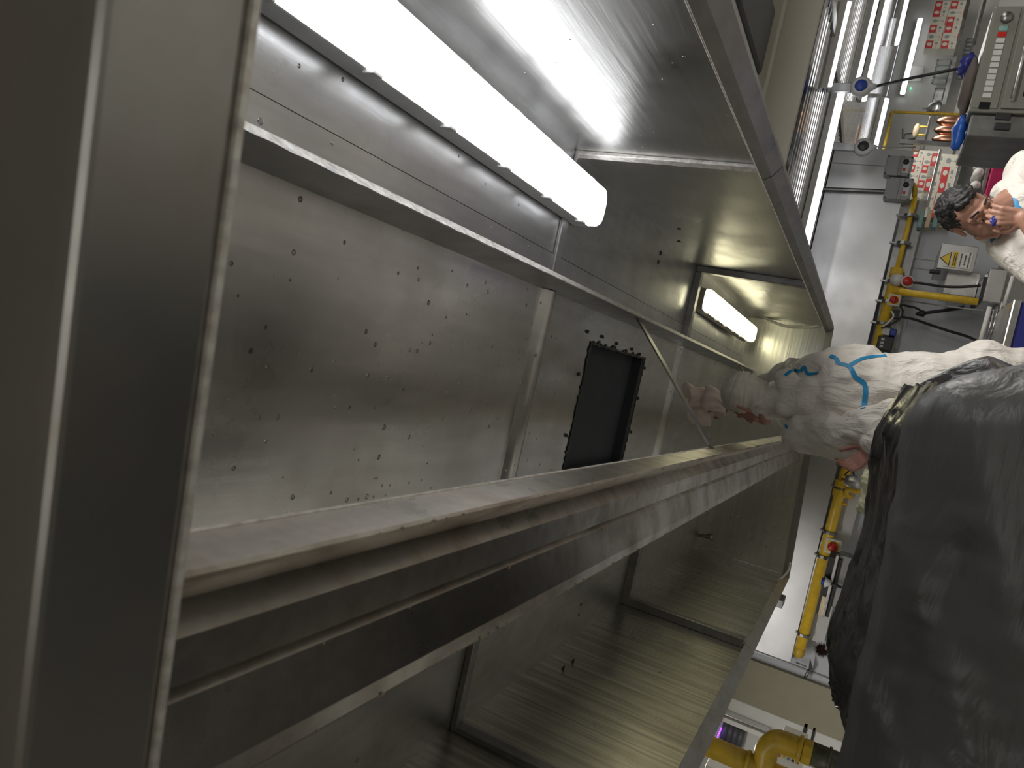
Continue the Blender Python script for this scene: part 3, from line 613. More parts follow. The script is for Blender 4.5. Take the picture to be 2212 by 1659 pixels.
def carton(kind, x, Y, z, wv, hv, dv, lab, grp):
    if kind not in protos:
        t = thing('glass_carton', lab, 'carton', (x, Y, z), grp); protos[kind] = t
        MB().box((x, Y, z), (x + wv, Y + dv, z + hv)).build('carton', M['carton_white'], t)
        if kind == 0:
            MB().box((x, Y - 0.002, z + hv * 0.5), (x + wv, Y, z + hv * 0.97)).build('red_band', M['carton_red'], t)
            MB().lathe((x + wv * 0.55, Y - 0.003, z + hv * 0.74), [(hv * 0.17, -0.001), (hv * 0.17, 0.001)], 'Y', 14).build('printed_bowl', M['carton_white'], t)
            MB().box((x + wv * 0.5, Y - 0.002, z + hv * 0.2), (x + wv * 0.8, Y, z + hv * 0.36)).build('barcode', M['ink'], t)
            MB().box((x + wv * 0.18, Y - 0.002, z + hv * 0.24), (x + wv * 0.28, Y, z + hv * 0.32)).build('printed_mark', M['ink'], t)
        else:
            MB().lathe((x + wv * 0.5, Y - 0.002, z + hv * 0.72), [(hv * 0.16, -0.001), (hv * 0.16, 0.001)], 'Y', 14).build('printed_bowl', M['ink'], t)
            MB().box((x + wv * 0.485, Y - 0.003, z + hv * 0.2), (x + wv * 0.515, Y, z + hv * 0.58)).build('printed_stem', M['ink'], t)
            MB().box((x + wv * 0.35, Y - 0.003, z + hv * 0.17), (x + wv * 0.65, Y, z + hv * 0.2)).build('printed_foot', M['ink'], t)
            MB().box((x, Y - 0.002, z), (x + wv, Y, z + hv * 0.04)).build('red_edge', M['carton_red'], t)
        t['w'] = 0; del t['w']; return t
    c = copy_tree(protos[kind]); c.location = (x, Y, z); c['label'] = lab; c['group'] = grp; return c
def stack(x0, y0, x1, y1, Y, n, rows, name, pat, shelf_ref):
    xa = P(x0, y0, Y=Y).x; xb = P(x1, y1, Y=Y).x; z = shelf_ref; pw = abs(xb - xa) / n
    lo = min(xa, xb)
    for i in range(n):
        for r in range(rows):
            k = pat[(i + r * 3) % len(pat)]
            c = carton(k, lo + pw * i, Y + 0.0, z + 0.001 + r * 0.2, 0.15, 0.195, 0.2,
                       ('red banded' if k == 0 else 'cream') + ' carton, ' + ORD[i] + ' from left, ' + ('bottom' if r == 0 else 'top') + ' row ' + name, 'glassware cartons ' + name)
            c.scale = (pw / 0.152, 1, 1)
YS = 11.9
s1 = shelf(2083, 0, 2040, 225, YS, 0.4, 0.05, 'long grey shelf carrying cartons, glass jugs and the domed cover', posts=())
stack(2058, 2, 2040, 105, YS, 6, 2, 'on the long grey shelf', [0, 1, 0, 0, 1], s1[2])
YT = 8.0
s2 = shelf(2030, 322, 1998, 446, YT, 0.35, 0.025, 'bright edged shelf of cartons beside the grey switch boxes')
def stack2(y0, y1, n, rows, z, h, name, pat, Y, sc):
    xa = P(2010, y0, Y=Y).x; xb = P(2010, y1, Y=Y).x; lo = min(xa, xb); pw = abs(xb - xa) / n
    for i in range(n):
        for r in range(rows):
            k = pat[(i + r * 3) % len(pat)]
            c = carton(k, lo + pw * i, Y + 0.005, z + 0.001 + r * h, 0.15, 0.195, 0.2,
                       ('red banded' if k == 0 else 'cream') + ' carton, ' + ORD[i] + ' from left, ' + ('bottom' if r == 0 else 'top') + ' row ' + name, 'glassware cartons ' + name)
            c.scale = (pw / 0.151, 1, h / 0.196)
stack2(325, 440, 7, 2, s2[2], 0.112, 'on the bright edged shelf', [1, 1, 0, 1, 0], YT, 1)
s3 = shelf(2075, 325, 2040, 480, YT, 0.35, 0.03, 'lower grey shelf of cartons right above the curly haired man')
stack2(330, 470, 5, 2, s3[2], 0.118, 'on the lower shelf', [0, 1, 0, 0, 1], YT, 1)
xr0, xr1 = P(2050, 318, Y=YT).x, P(2050, 486, Y=YT).x
t = thing('shelving_frame', 'grey steel shelving uprights beside the copper moulds', 'shelving', ((xr0 + xr1) / 2, YT, 0))
for xx in (xr0 + 0.02, xr1 - 0.02):
    MB().box((xx - 0.02, YT - 0.03, 0), (xx + 0.02, YT - 0.002, 2.02)).build('upright', M['steel_dark'], t)
MB().box((xr1, YT + 0.36, 0), (xr0, YT + 0.37, 1.9)).build('back_sheet', M['steel_dark'], t)
# white rolled items, pink trays and bread below
s4 = shelf(2135, 325, 2110, 470, YT - 0.2, 0.5, 0.03, 'grey shelf holding rolled white cloths')
for k in range(4):
    y = 345 + 28 * k; q = P(2118 - k * 6, y, Y=YT - 0.15)
    c = one(MB().cap((q.x, YT - 0.15, s4[2] + 0.05), (q.x, YT + 0.15, s4[2] + 0.05), 0.045, 0.045), 'rolled_cloth', M['white_pl'], ORD[k] + ' rolled white cloth counted from the oven side, on the grey shelf', 'rolled cloth', 'rolled white cloths on a shelf', True)
for k in range(3):
    q = P(2172 - 9 * k, 352 + 34 * k, Y=YT - 0.3); one(MB().box((q.x - 0.08, YT - 0.3, q.z - 0.08), (q.x + 0.07, YT, q.z + 0.09), 0.008), 'pink_tray', M['pink'], ORD[k] + ' crimson crate counted from the oven side, above the curly haired man', 'crate', 'crimson crates')
b = MB()
for k in range(9):
    q = P(2194 + random.uniform(-8, 8), 352 + 6 * k, Y=YT - 0.5); b.ell(q, (0.05, 0.05, 0.04), n=10, m=6)
one(b, 'bread_loaves', M['bread'], 'heap of brown bread in a clear bag beside the crimson crates', 'bread', None, True)
# glass jugs, tray and dome on the long shelf
for k in range(4):
    q = P(2030, 128 + 14 * k, Y=YS); z = s1[2]
    one(MB().lathe((q.x, YS + 0.1, z), [(0.035, 0), (0.05, 0.02), (0.046, 0.16), (0.036, 0.2), (0.033, 0.2), (0.042, 0.15), (0.045, 0.03), (0.03, 0.012)], n=14), 'glass_jug', M['glass'], ORD[k] + ' clear glass jug along from the cartons on the long shelf', 'jug', 'glass jugs on the long shelf', True)
q = P(2030, 190, Y=YS); one(MB().box((q.x - 0.12, YS + 0.21, s1[2]), (q.x + 0.10, YS + 0.38, s1[2] + 0.14), 0.02), 'steel_tray', M['steel_bright'], 'deep steel tray standing beside the domed cover', 'tray')
q = P(2020, 227, Y=YS); t = thing('domed_cover', 'polished dome shaped food cover at the end of the long shelf', 'food cover', (q.x, YS + 0.15, s1[2]))
MB().lathe((q.x, YS + 0.15, s1[2]), [(0.13, 0), (0.128, 0.05), (0.11, 0.11), (0.07, 0.16), (0.02, 0.18)], n=24).build('dome', M['steel_bright'], t, True)
MB().lathe((q.x, YS + 0.15, s1[2] + 0.18), [(0.008, 0), (0.008, 0.03), (0.018, 0.04), (0.006, 0.055)], n=12).build('knob', M['steel_bright'], t, True)
# lower shelf with glassware rows
s5 = shelf(2122, 0, 2085, 175, YS, 0.4, 0.04, 'lower steel shelf holding rows of small glasses behind the oven')
for k in range(10):
    q = P(2108 - 3.0 * k, 80 + 9 * k, Y=YS); one(MB().lathe((q.x, YS + 0.1, s5[2]), [(0.03, 0), (0.035, 0.1), (0.030, 0.1), (0.026, 0.01)], n=10), 'small_glass', M['glass'], ORDX[k] + ' small clear glass in the row behind the oven, counted from the left', 'glass', 'row of small glasses behind the oven', True)
# copper moulds on a grey shelf
YC = 9.5
s6 = shelf(2082, 243, 2060, 320, YC, 0.4, 0.03, 'grey shelf holding three copper moulds')
for k in range(3):
    q = P(2040 - 4 * k, 258 + 20 * k, Y=YC + 0.1)
    one(MB().lathe((q.x, YC + 0.15, s6[2]), [(0.062, 0), (0.066, 0.06), (0.062, 0.14), (0.045, 0.20), (0.02, 0.24), (0.004, 0.25)], n=20), 'copper_mould', M['copper'], ('nearest the yellow pipe', 'in the middle', 'farthest from the yellow pipe')[k] + ', pointed copper mould on the grey shelf', 'copper mould', 'copper moulds', True)
a = P(2012, 243, Y=YC); c = P(1990, 322, Y=YC); MBq = MB().box((c.x, YC + 0.1, a.z - 0.02), (a.x, YC + 0.5, a.z + 0.01), 0.004)
t = thing('utensil_shelf', 'narrow grey shelf over the copper moulds with a wooden brush', 'shelf', ((a.x + c.x) / 2, YC + 0.3, a.z))
MBq.build('board', M['steel_dark'], t)
q = P(1985, 262, Y=YC); t = thing('wooden_brush', 'brown wooden brush hanging on the white wall over the copper moulds', 'brush', tuple(q))
MB().ell((q.x, YC + 0.3, q.z + 0.01), (0.09, 0.03, 0.035)).build('block', M['wood'], t, True)
for s_ in (-1, 1): MB().tube([(q.x + 0.05 * s_, YC + 0.3, q.z - 0.02), (q.x + 0.05 * s_, YC + 0.3, q.z - 0.12)], 0.012, 8).build('brass_leg', M['sign_yellow'], t, True)
q = P(1968, 288, Y=11); cab = [(1950, 278), (1950, 312), (1955, 290), (1978, 287), (1976, 300), (1960, 302)]
one(MB().tube([P(x, y, Y=12.3) for x, y in cab], 0.012, 6), 'wire_stand', M['steel_dark'], 'bent dark wire hook stand against the white wall', 'wire stand')
# shelf cupboards between
a = P(1972, 160, Y=12.35); one(MB().box((a.x - 0.10, 12.36, a.z - 0.13), (a.x + 0.13, 12.398, a.z + 0.08), 0.004), 'wall_box', M['wall_white'], 'flat white wall box with a green light behind the black cable', 'wall box')
a = P(1968, 188, Y=12.35); one(MB().ell((a.x - 0.02, 12.352, a.z), (0.02, 0.008, 0.01), n=8, m=6), 'green_light', emit('green_led', (0.05, 0.9, 0.3), 2), 'tiny green indicator on the white wall box', 'indicator')

# combi oven at the right edge
YO = 5.0
oz1 = P(2122, 120, Y=YO).z; t = thing('combi_oven', 'steel combination oven with a column of push buttons and dark glass door', 'oven', (2.2, YO + 0.35, 0.8))
xL = P(2130, 242, Y=YO).x; xRr = P(2150, 12, Y=YO).x
MB().box((xL, YO, 0.8), (xRr, YO + 0.7, oz1), 0.012).build('body', M['oven_panel'], t)
MB().box((xL + 0.02, YO - 0.008, oz1 - 0.14), (xRr - 0.02, YO, oz1 - 0.012), 0.003).build('control_panel', M['oven_panel'], t)
for k in range(13):
    fx = xRr - 0.155 - 0.036 * k
    if fx < xL + 0.06: break
    m_ = 'teal' if k == 0 else 'red_pl' if k == 1 else 'lightgrey'
    MB().box((fx, YO - 0.014, oz1 - 0.095), (fx + 0.029, YO - 0.008, oz1 - 0.05), 0.002).build('button', M[m_], t)
MB().lathe((xRr - 0.08, YO - 0.014, oz1 - 0.075), [(0.028, -0.02), (0.032, 0.0), (0.032, 0.006)], 'Y', 20).build('dial', M['steel_dark'], t, True)
MB().box((xL + 0.015, YO - 0.012, oz1 - 0.10), (xL + 0.055, YO - 0.008, oz1 - 0.045)).build('display', M['oven_glass'], t)
dr = MB().box((xL + 0.02, YO - 0.02, 0.85), (xRr - 0.02, YO, oz1 - 0.155), 0.006).build('door', M['oven_panel'], t)
MB().box((xL + 0.09, YO - 0.024, 0.95), (xRr - 0.09, YO - 0.019, oz1 - 0.25), 0.003).build('glass_pane', M['oven_glass'], dr)
MB().tube([(xL + 0.06, YO - 0.05, oz1 - 0.20), (xRr - 0.06, YO - 0.05, oz1 - 0.20)], 0.012, 10).build('handle', M['steel_bright'], dr, True)
for s_ in (xL + 0.07, xRr - 0.07): MB().box((s_ - 0.012, YO - 0.05, oz1 - 0.21), (s_ + 0.012, YO - 0.018, oz1 - 0.19), 0.003).build('handle_foot', M['lightgrey'], dr)
sx0 = P(2130, 292, Y=YO).x
t = thing('oven_stand_panel', 'plain grey steel cabinet with two black sockets beside the oven', 'cabinet', ((sx0 + xL) / 2, YO + 0.3, 0))
MB().box((sx0, YO + 0.02, 0), (xL - 0.004, YO + 0.6, oz1 - 0.02), 0.01).build('body', M['steel_dark'], t)
for (x, y) in ((2168, 249), (2166, 271)):
    q = P(x, y, Y=YO); MB().box((q.x - 0.022, YO + 0.008, q.z - 0.04), (q.x + 0.022, YO + 0.022, q.z + 0.04), 0.006).build('socket', M['black_pl'], t)
# bags and cloths on the oven
def lump(c, r, seed, amp=0.25, n=22, m=14):
    b = MB().ell(c, r, n=n, m=m); c = V(c)
    for i, v in enumerate(b.v):
        d = v - c; k = 1 + amp * noise.noise(d * (2.2 / max(r)) + V((seed, 0, 0))); b.v[i] = c + d * k
    return b
M['bag_blue'] = plain('bag_blue', (0.02, 0.12, 0.55), 0.35); M['bag_navy'] = plain('bag_navy', (0.03, 0.035, 0.22), 0.35); M['cloth_brown'] = plain('cloth_brown', (0.13, 0.105, 0.095), 0.8)
q = P(2118, 190, Y=YO + 0.25); one(lump((q.x, YO + 0.25, oz1 + 0.025), (0.19, 0.1, 0.04), 3), 'folded_cloth', M['cloth_brown'], 'brown grey folded cloth lying on top of the oven', 'cloth', None, True)
q = P(2104, 132, Y=YO + 0.25); one(lump((q.x, YO + 0.32, oz1 + 0.055), (0.07, 0.07, 0.055), 9, 0.5), 'blue_bag', M['bag_navy'], 'crumpled navy plastic bag on the oven under the hanging cable', 'bag', None, True)
q = P(2100, 255, Y=YO + 0.2); one(lump((xL - 0.04, YO + 0.25, oz1 + 0.02), (0.11, 0.07, 0.035), 5, 0.5), 'blue_bag', M['bag_blue'], 'bright blue plastic bag at the end of the oven near the copper moulds', 'bag', None, True)

# steel machine with the warning sign, under the partition
YM = 6.3
def bx(x0, y0, x1, y1, Y, dep, b=None, bev=0.006):
    a = P(x0, (y0 + y1) / 2, Y=Y); c = P(x1, (y0 + y1) / 2, Y=Y); l = P((x0 + x1) / 2, y0, Y=Y); r = P((x0 + x1) / 2, y1, Y=Y)
    return (b or MB()).box((min(l.x, r.x), Y, min(a.z, c.z)), (max(l.x, r.x), Y + dep, max(a.z, c.z)), bev)
q = P(2080, 590, Y=YM); t = thing('steel_machine', 'tall grey steel machine carrying a white warning sign', 'kitchen machine', (q.x, YM + 0.3, 0))
bx(2028, 528, 2110, 585, YM, 0.5).build('body', M['steel_panel'], t)
bx(2040, 585, 2115, 640, YM + 0.1, 0.4).build('side_body', M['steel_bright'], t)
bx(2090, 628, 2145, 655, YM + 0.12, 0.3).build('perforated_side', M['steel_panel'], t)
bx(2008, 582, 2032, 590, YM, 0.05).build('black_slot', M['black_pl'], t)
bx(2130, 580, 2170, 655, YM - 0.2, 0.6).build('base_unit', M['steel_panel'], t)
bx(2120, 597, 2130, 648, YM - 0.15, 0.5).build('black_top', M['black_pl'], t)
a = P(2160, 610, Y=YM); MB().box((a.x - 0.25, YM - 0.1, 0), (a.x + 0.2, YM + 0.35, a.z)).build('lower_body', M['steel_dark'], t)
s = thing('warning_sign', 'white sign with yellow warning triangle on the steel machine', 'sign', tuple(P(2068, 560, Y=YM - 0.01)))
bx(2037, 543, 2100, 579, YM - 0.008, 0.006, bev=0.001).build('plate', M['white_pl'], s)
a = P(2068, 561, Y=YM - 0.01); cx, cz = a.x, a.z
MB().prism_ax([(cx - 0.055, cz + 0.045), (cx + 0.055, cz + 0.045), (cx, cz + 0.115)], 1, YM - 0.0095, YM - 0.008).build('black_triangle', M['ink_dark'], s)
MB().prism_ax([(cx - 0.045, cz + 0.051), (cx + 0.045, cz + 0.051), (cx, cz + 0.106)], 1, YM - 0.0105, YM - 0.0085).build('yellow_triangle', M['sign_yellow'], s)
MB().box((cx - 0.058, YM - 0.0095, cz + 0.0), (cx + 0.058, YM - 0.008, cz + 0.035)).build('yellow_field', M['sign_yellow'], s)
for (dz, w0) in ((0.022, 0.045), (0.010, 0.045), (-0.022, 0.05), (-0.05, 0.035), (-0.075, 0.052)):
    x = cx - w0; b = MB()
    while x < cx + w0:
        l = random.uniform(0.006, 0.012); b.box((x, YM - 0.0105, cz + dz - 0.004), (x + l, YM - 0.0095, cz + dz + 0.004)); x += l + 0.003
    b.build('lettering', M['ink_dark'], s)
# bright rail and rack with cream items to the right of the person
t = thing('wire_rack', 'wire rack with white tube and pale wooden pieces beside the person in white', 'rack', tuple(P(2165, 700, Y=5.2)))
YK = 5.2
MB().tube([P(2138, 663, Y=YK), P(2115, 748, Y=YK)], 0.013, 10).build('white_tube', M['white_pl'], t, True)
MB().tube([P(2188, 596, Y=YK), P(2168, 662, Y=YK)], 0.010, 10).build('white_tube', M['white_pl'], t, True)
for k in range(4): MB().tube([P(2148 + 8 * k, 668 - k, Y=YK + 0.03 * k), P(2128 + 8 * k, 745 - k, Y=YK + 0.03 * k)], 0.005, 6).build('wire', M['steel_bright'], t, True)
for k in range(6): MB().tube([P(2140 - 3 * k, 670 + 13 * k, Y=YK), P(2180 - 3 * k, 674 + 13 * k, Y=YK + 0.1)], 0.004, 6).build('wire', M['steel_bright'], t, True)
for k in range(7):
    q = P(2172 - 3 * k + (k % 2) * 8, 676 + 11 * k, Y=YK + 0.15); MB().box((q.x - 0.02, q.y, q.z - 0.03), (q.x + 0.02, q.y + 0.08, q.z + 0.03), 0.005).build('wooden_piece', M['wood'], t)
one(bx(2150, 655, 2260, 752, YK + 0.28, 0.03), 'rack_backboard', M['steel_dark'], 'dark metal sheet behind the wire rack', 'metal sheet')
t = thing('steel_counter', 'steel worktop with a navy front beside the curly haired man', 'counter', tuple(P(2205, 700, Y=4.6)))
a = P(2190, 645, Y=4.6); c = P(2190, 765, Y=4.6)
MB().box((c.x - 0.3, 4.6, a.z - 0.04), (a.x, 5.1, a.z), 0.008).build('worktop', M['steel_bright'], t)
MB().box((c.x - 0.3, 4.62, 0), (a.x - 0.01, 5.08, a.z - 0.04)).build('front', M['bag_navy'], t)
# pale drawers / cutting boards by the switch boxes
for k in range(4):
    q = P(1995 + 18 * k, 462 + 6 * k, Y=6.7); one(bx(1985 + 16 * k, 452, 1995 + 16 * k, 492, 6.85, 0.1), 'cutting_board', M['wood' if k % 2 else 'teal'], ORD[k] + ' board down in the rack of cutting boards by the curly haired man', 'cutting board', 'cutting boards in a rack')
# partition panel joints and machine tops on grey wall
for (x0, y0, x1, y1) in ((1955, 555, 2030, 560), (1962, 578, 2020, 581)):
    struct(bx(x0, y0, x1, y1, YP - 0.012, 0.012), 'trim_5', M['lightgrey'])

# ------------------------------------------------------------------ left side, beyond the hood
struct(MB().box((-2.262, 7.035, 0), (-2.25, 7.05, 2.8)), 'trim_6', M['steel_dark'])
struct(MB().box((-2.725, 6.98, 0), (-2.325, 7.2, 2.8)), 'wall_2', M['wall_olive'])
struct(MB().box((-7, 7.0, 0), (-2.725, 7.2, 2.8)), 'wall_3', M['wall_white'])
# equipment under the pipe at the left
YL = 6.45
t = thing('black_appliance', 'black appliance shelf with steel edge under the trunking at the left', 'appliance', tuple(P(1790, 1270, Y=YL)))
bx(1776, 1200, 1806, 1335, YL, 0.3).build('black_body', M['black_pl'], t)
bx(1790, 1195, 1797, 1338, YL - 0.03, 0.05).build('steel_edge', M['steel_bright'], t)
bx(1798, 1200, 1850, 1320, YL + 0.02, 0.2).build('lower_panel', M['steel_dark'], t)
one(bx(1771, 1287, 1781, 1332, YL - 0.02, 0.05), 'cream_board', M['wood'], 'cream board standing in the black appliance', 'board')
q = P(1788, 1262, Y=YL - 0.05); t = thing('grey_plug', 'grey plug with blue collar and black lead at the left', 'plug', tuple(q))
MB().tube([P(1774, 1255, Y=YL - 0.05), P(1781, 1257, Y=YL - 0.05)], 0.03, 12).build('blue_collar', M['blue_pl'], t, True)
MB().tube([P(1781, 1257, Y=YL - 0.05), P(1796, 1261, Y=YL - 0.05)], [0.045, 0.02], 12).build('body', M['lightgrey'], t, True)
MB().tube([P(1796, 1261, Y=YL - 0.05), P(1818, 1269, Y=YL - 0.05)], 0.012, 8).build('lead', M['black_pl'], t, True)
s = thing('notice', 'small white notice with black symbols on the grey wall', 'notice', tuple(P(1826, 1120, Y=YP - 0.01)))
bx(1814, 1104, 1836, 1137, YP - 0.008, 0.006, bev=0.001).build('sheet', M['carton_white'], s)
a = P(1825, 1120, Y=YP - 0.01)
for i in range(8):
    for j in range(4):
        if random.random() < 0.7: MB().box((a.x - 0.06 + i * 0.015, YP - 0.0095, a.z - 0.03 + j * 0.02), (a.x - 0.05 + i * 0.015, YP - 0.008, a.z - 0.02 + j * 0.02)).build('symbol', M['ink_dark'], s)
q = P(1842, 1040, Y=6.4); t = thing('steel_coffee_pot', 'small steel pot with black handles beside the yellow pipe branches', 'pot', (q.x, 6.4, q.z - 0.06))
MB().lathe((q.x, 6.4, q.z - 0.06), [(0.045, 0), (0.055, 0.04), (0.05, 0.09), (0.03, 0.12)], n=18).build('body', M['steel_panel'], t, True)
MB().tube([(q.x, 6.4, q.z + 0.06), (q.x, 6.4, q.z + 0.085)], 0.008, 8).build('knob', M['red_pl'], t, True)
MB().tube(bez([(q.x + 0.05, 6.4, q.z), (q.x + 0.09, 6.4, q.z + 0.03), (q.x + 0.03, 6.4, q.z + 0.07)], 5), 0.006, 8).build('handle', M['black_pl'], t, True)
# knife rack on white wall
q = P(1748, 1440, Y=6.9); t = thing('wall_tool', 'dark scraper tool hanging on the white wall beside the olive pillar', 'tool', tuple(q))
a = P(1740, 1445, Y=6.95); c = P(1757, 1425, Y=6.95)
MB().tube([P(1738, 1466, Y=6.95), P(1748, 1447, Y=6.95)], 0.014, 8).build('handle', M['steel_dark'], t, True)
MB().add([P(1746, 1448, Y=6.95), P(1756, 1447, Y=6.95), P(1750, 1420, Y=6.95), P(1746, 1448, Y=6.96), P(1756, 1447, Y=6.96), P(1750, 1420, Y=6.96)], [(0, 1, 2), (5, 4, 3), (0, 3, 4, 1), (1, 4, 5, 2), (2, 5, 3, 0)]).build('blade', M['dark'], t)
MB().tube([P(1742, 1440, Y=6.95), P(1720, 1431, Y=6.95)], 0.006, 6).build('prong', M['steel_dark'], t, True)
# insect lamp, white cabinets, big gas pipes at the far left
M['steel_scallop'] = plain('dark_grey_scallop', (0.10, 0.10, 0.11), 0.4)
Yv = 6.88
t = thing('insect_lamp', 'grey scalloped insect lamp with violet lights at the far left', 'insect lamp', tuple(P(1585, 1590, Y=Yv)))
for k in range(4):
    x = 1578 + 11.5 * k
    a = P(1568 + 11 * k, 1565 + 6 * k, Y=Yv); c = P(1553 + 11 * k, 1600 + 6 * k, Y=Yv)
    MB().tube([(a.x, Yv + 0.05, a.z), (c.x, Yv + 0.05, a.z)], 0.03, 14).build('scallop', M['steel_scallop'], t, True)
for k in range(7):
    q = P(1558 - 1.8 * k, 1573 + 4.0 * k, Y=Yv); MB().ell((q.x, Yv, q.z), (0.007, 0.007, 0.007), n=8, m=6).build('violet_light', M['violet'], t, True)
t = thing('white_cabinet', 'white cabinet with grooved edge behind the insect lamp', 'cabinet', tuple(P(1600, 1570, Y=7)))
a = P(1565, 1545, Y=6.95); c = P(1660, 1585, Y=6.95)
MB().box((a.x - 0.02, 6.85, 1.9), (a.x + 0.02, 6.99, a.z), 0.003).build('grooved_edge', M['white_pl'], t)
MB().box((a.x + 0.03, 6.88, 1.9), (a.x + 0.04, 6.99, a.z), 0.003).build('groove', M['steel_bright'], t)
MB().box((a.x - 0.02, 6.84, a.z), (a.x + 0.05, 6.99, a.z + 0.03)).build('red_corner', M['red_pl'], t)
for (y, lab) in ((1640, 'inner black strip low on the white wall at the left'), (1656, 'outer black strip low on the white wall at the left')):
    a = P(1738 if y == 1640 else 1757, 1565 if y == 1640 else 1574, Y=6.95); c = P(1731 if y == 1640 else 1748, 1604 if y == 1640 else 1612, Y=6.95)
    one(MB().box((min(a.x, c.x), 6.98, min(a.z, c.z) - 0.018), (max(a.x, c.x), 6.999, max(a.z, c.z) + 0.0)), 'black_strip', M['black_pl'], lab, 'magnetic strip', 'black strips on the white wall')
YG = 3.0
t = thing('large_gas_pipe', 'thick yellow gas pipe with elbow and olive valve beside the left rim', 'pipe', tuple(P(1640, 1620, Y=YG)))
top = P(1500, 1585, Y=YG); tee = P(1632, 1647, Y=YG); xv = P(1600, 1641, Y=YG).x
R_ = 0.041
z_t = tee.z
MB().tube([(xv, YG, 2.5), (xv, YG, z_t - 0.15)], R_, 20).build('riser', M['yellow_old'], t, True)
MB().tube([(xv, YG, z_t + 0.035), (xv, YG, z_t + 0.02)], R_ + 0.006, 20).build('collar', M['yellow_old'], t, True)
el = P(1652, 1606, Y=YG)
MB().tube(bez([(xv, YG, z_t - 0.03), (xv + 0.05, YG, z_t - 0.03), (el.x - 0.02, YG, z_t - 0.028), (el.x + 0.025, YG, z_t - 0.055), (el.x + 0.033, YG, z_t - 0.10), (el.x + 0.033, YG, z_t - 0.13)], 6), R_ + 0.002, 20).build('elbow', M['yellow_old'], t, True)
xe = el.x + 0.033
MB().tube([(xe, YG, z_t - 0.13), (xe, YG, z_t - 0.145)], R_ + 0.010, 20).build('collar', M['yellow_old'], t, True)
MB().lathe((xe, YG, z_t - 0.18), [(R_ + 0.006, 0), (R_ + 0.008, 0.005), (R_ + 0.008, 0.03), (R_ + 0.002, 0.035)], n=8).build('union_nut', M['yellow_old'], t)
MB().tube([(xe, YG, z_t - 0.18), (xe, YG, z_t - 0.30)], R_ + 0.004, 20).build('valve', M['olive_metal'], t, True)
MB().tube([(xe, YG, z_t - 0.235), (xe, YG, z_t - 0.245)], R_ + 0.010, 20).build('collar', M['olive_metal'], t, True)
MB().tube(bez([(xe, YG, z_t - 0.30), (xe, YG, z_t - 0.35), (xe - 0.02, YG + 0.0, z_t - 0.40), (xe - 0.08, YG, z_t - 0.43)], 5), R_ + 0.004, 20).build('lower_elbow', M['yellow'], t, True)
one(bx(1668, 1625, 1730, 1720, 3.6, 0.3), 'white_box', M['white_pl'], 'white cabinet with a row of small coloured stickers behind the olive valve', 'cabinet')
one(bx(1510, 1664, 1600, 1760, 3.9, 0.3), 'white_box', M['white_pl'], 'white board with a pale frame at the very edge behind the yellow riser', 'board')
for k in range(6):
    q = P(1672 + 10 * k, 1629 + 4 * k, Y=3.59); one(MB().box((q.x - 0.004, 3.592, q.z - 0.006), (q.x + 0.005, 3.5995, q.z + 0.006)), 'sticker', M[('ink_dark', 'red_pl', 'sign_yellow', 'teal', 'ink_dark', 'red_pl')[k]], ORD[k] + ' small coloured sticker from the top along the white cabinet edge', 'sticker', 'stickers on the white cabinet')
# cable at the far lower corner of the hood, cable inside the far end, dark brush mark
one(MB().tube(bez([P(1707, 1215, Y=5.95), P(1703, 1232, Y=5.9), P(1692, 1245, Y=5.85), P(1680, 1254, X=XL + 0.006)], 6), 0.008, 8), 'lamp_cable', M['white_pl'], 'short cream cable entering the left wall of the hood', 'cable', None, True)
one(MB().tube(bez([P(1606, 680, Y=YE - 0.02), P(1613, 671, Y=YE - 0.01), P(1640, 680, Y=YE - 0.02), P(1690, 702, Y=YE - 0.03), P(1740, 706, Y=YE - 0.03), P(1765, 704, Y=YE - 0.03), P(1776, 697, Y=YE - 0.03)], 6), 0.009, 8), 'lamp_cable', M['white_pl'], 'cream cable swagged across the far right corner inside the hood', 'cable', None, True)
one(MB().tube([P(1618, 683, Y=YE - 0.02), P(1770, 700, Y=YE - 0.02)], 0.003, 6), 'thin_wire', M['steel_dark'], 'thin taut wire beside the cream cable in the hood', 'wire')
q = P(1640, 5, Z=2.72); t = thing('ceiling_speaker', 'dark rounded box on the beige ceiling just outside the hood rim', 'ceiling box', tuple(P(1632, -20, Z=2.7)))
a = P(1590, 15, Z=2.72); c = P(1672, 15, Z=2.72)
MB().box((a.x, a.y, 2.70), (a.x + 0.4, c.y, 2.80), 0.03).build('body', M['dark'], t)
# hood clip near the left rim
q = P(1702, 1288, Y=5.0)

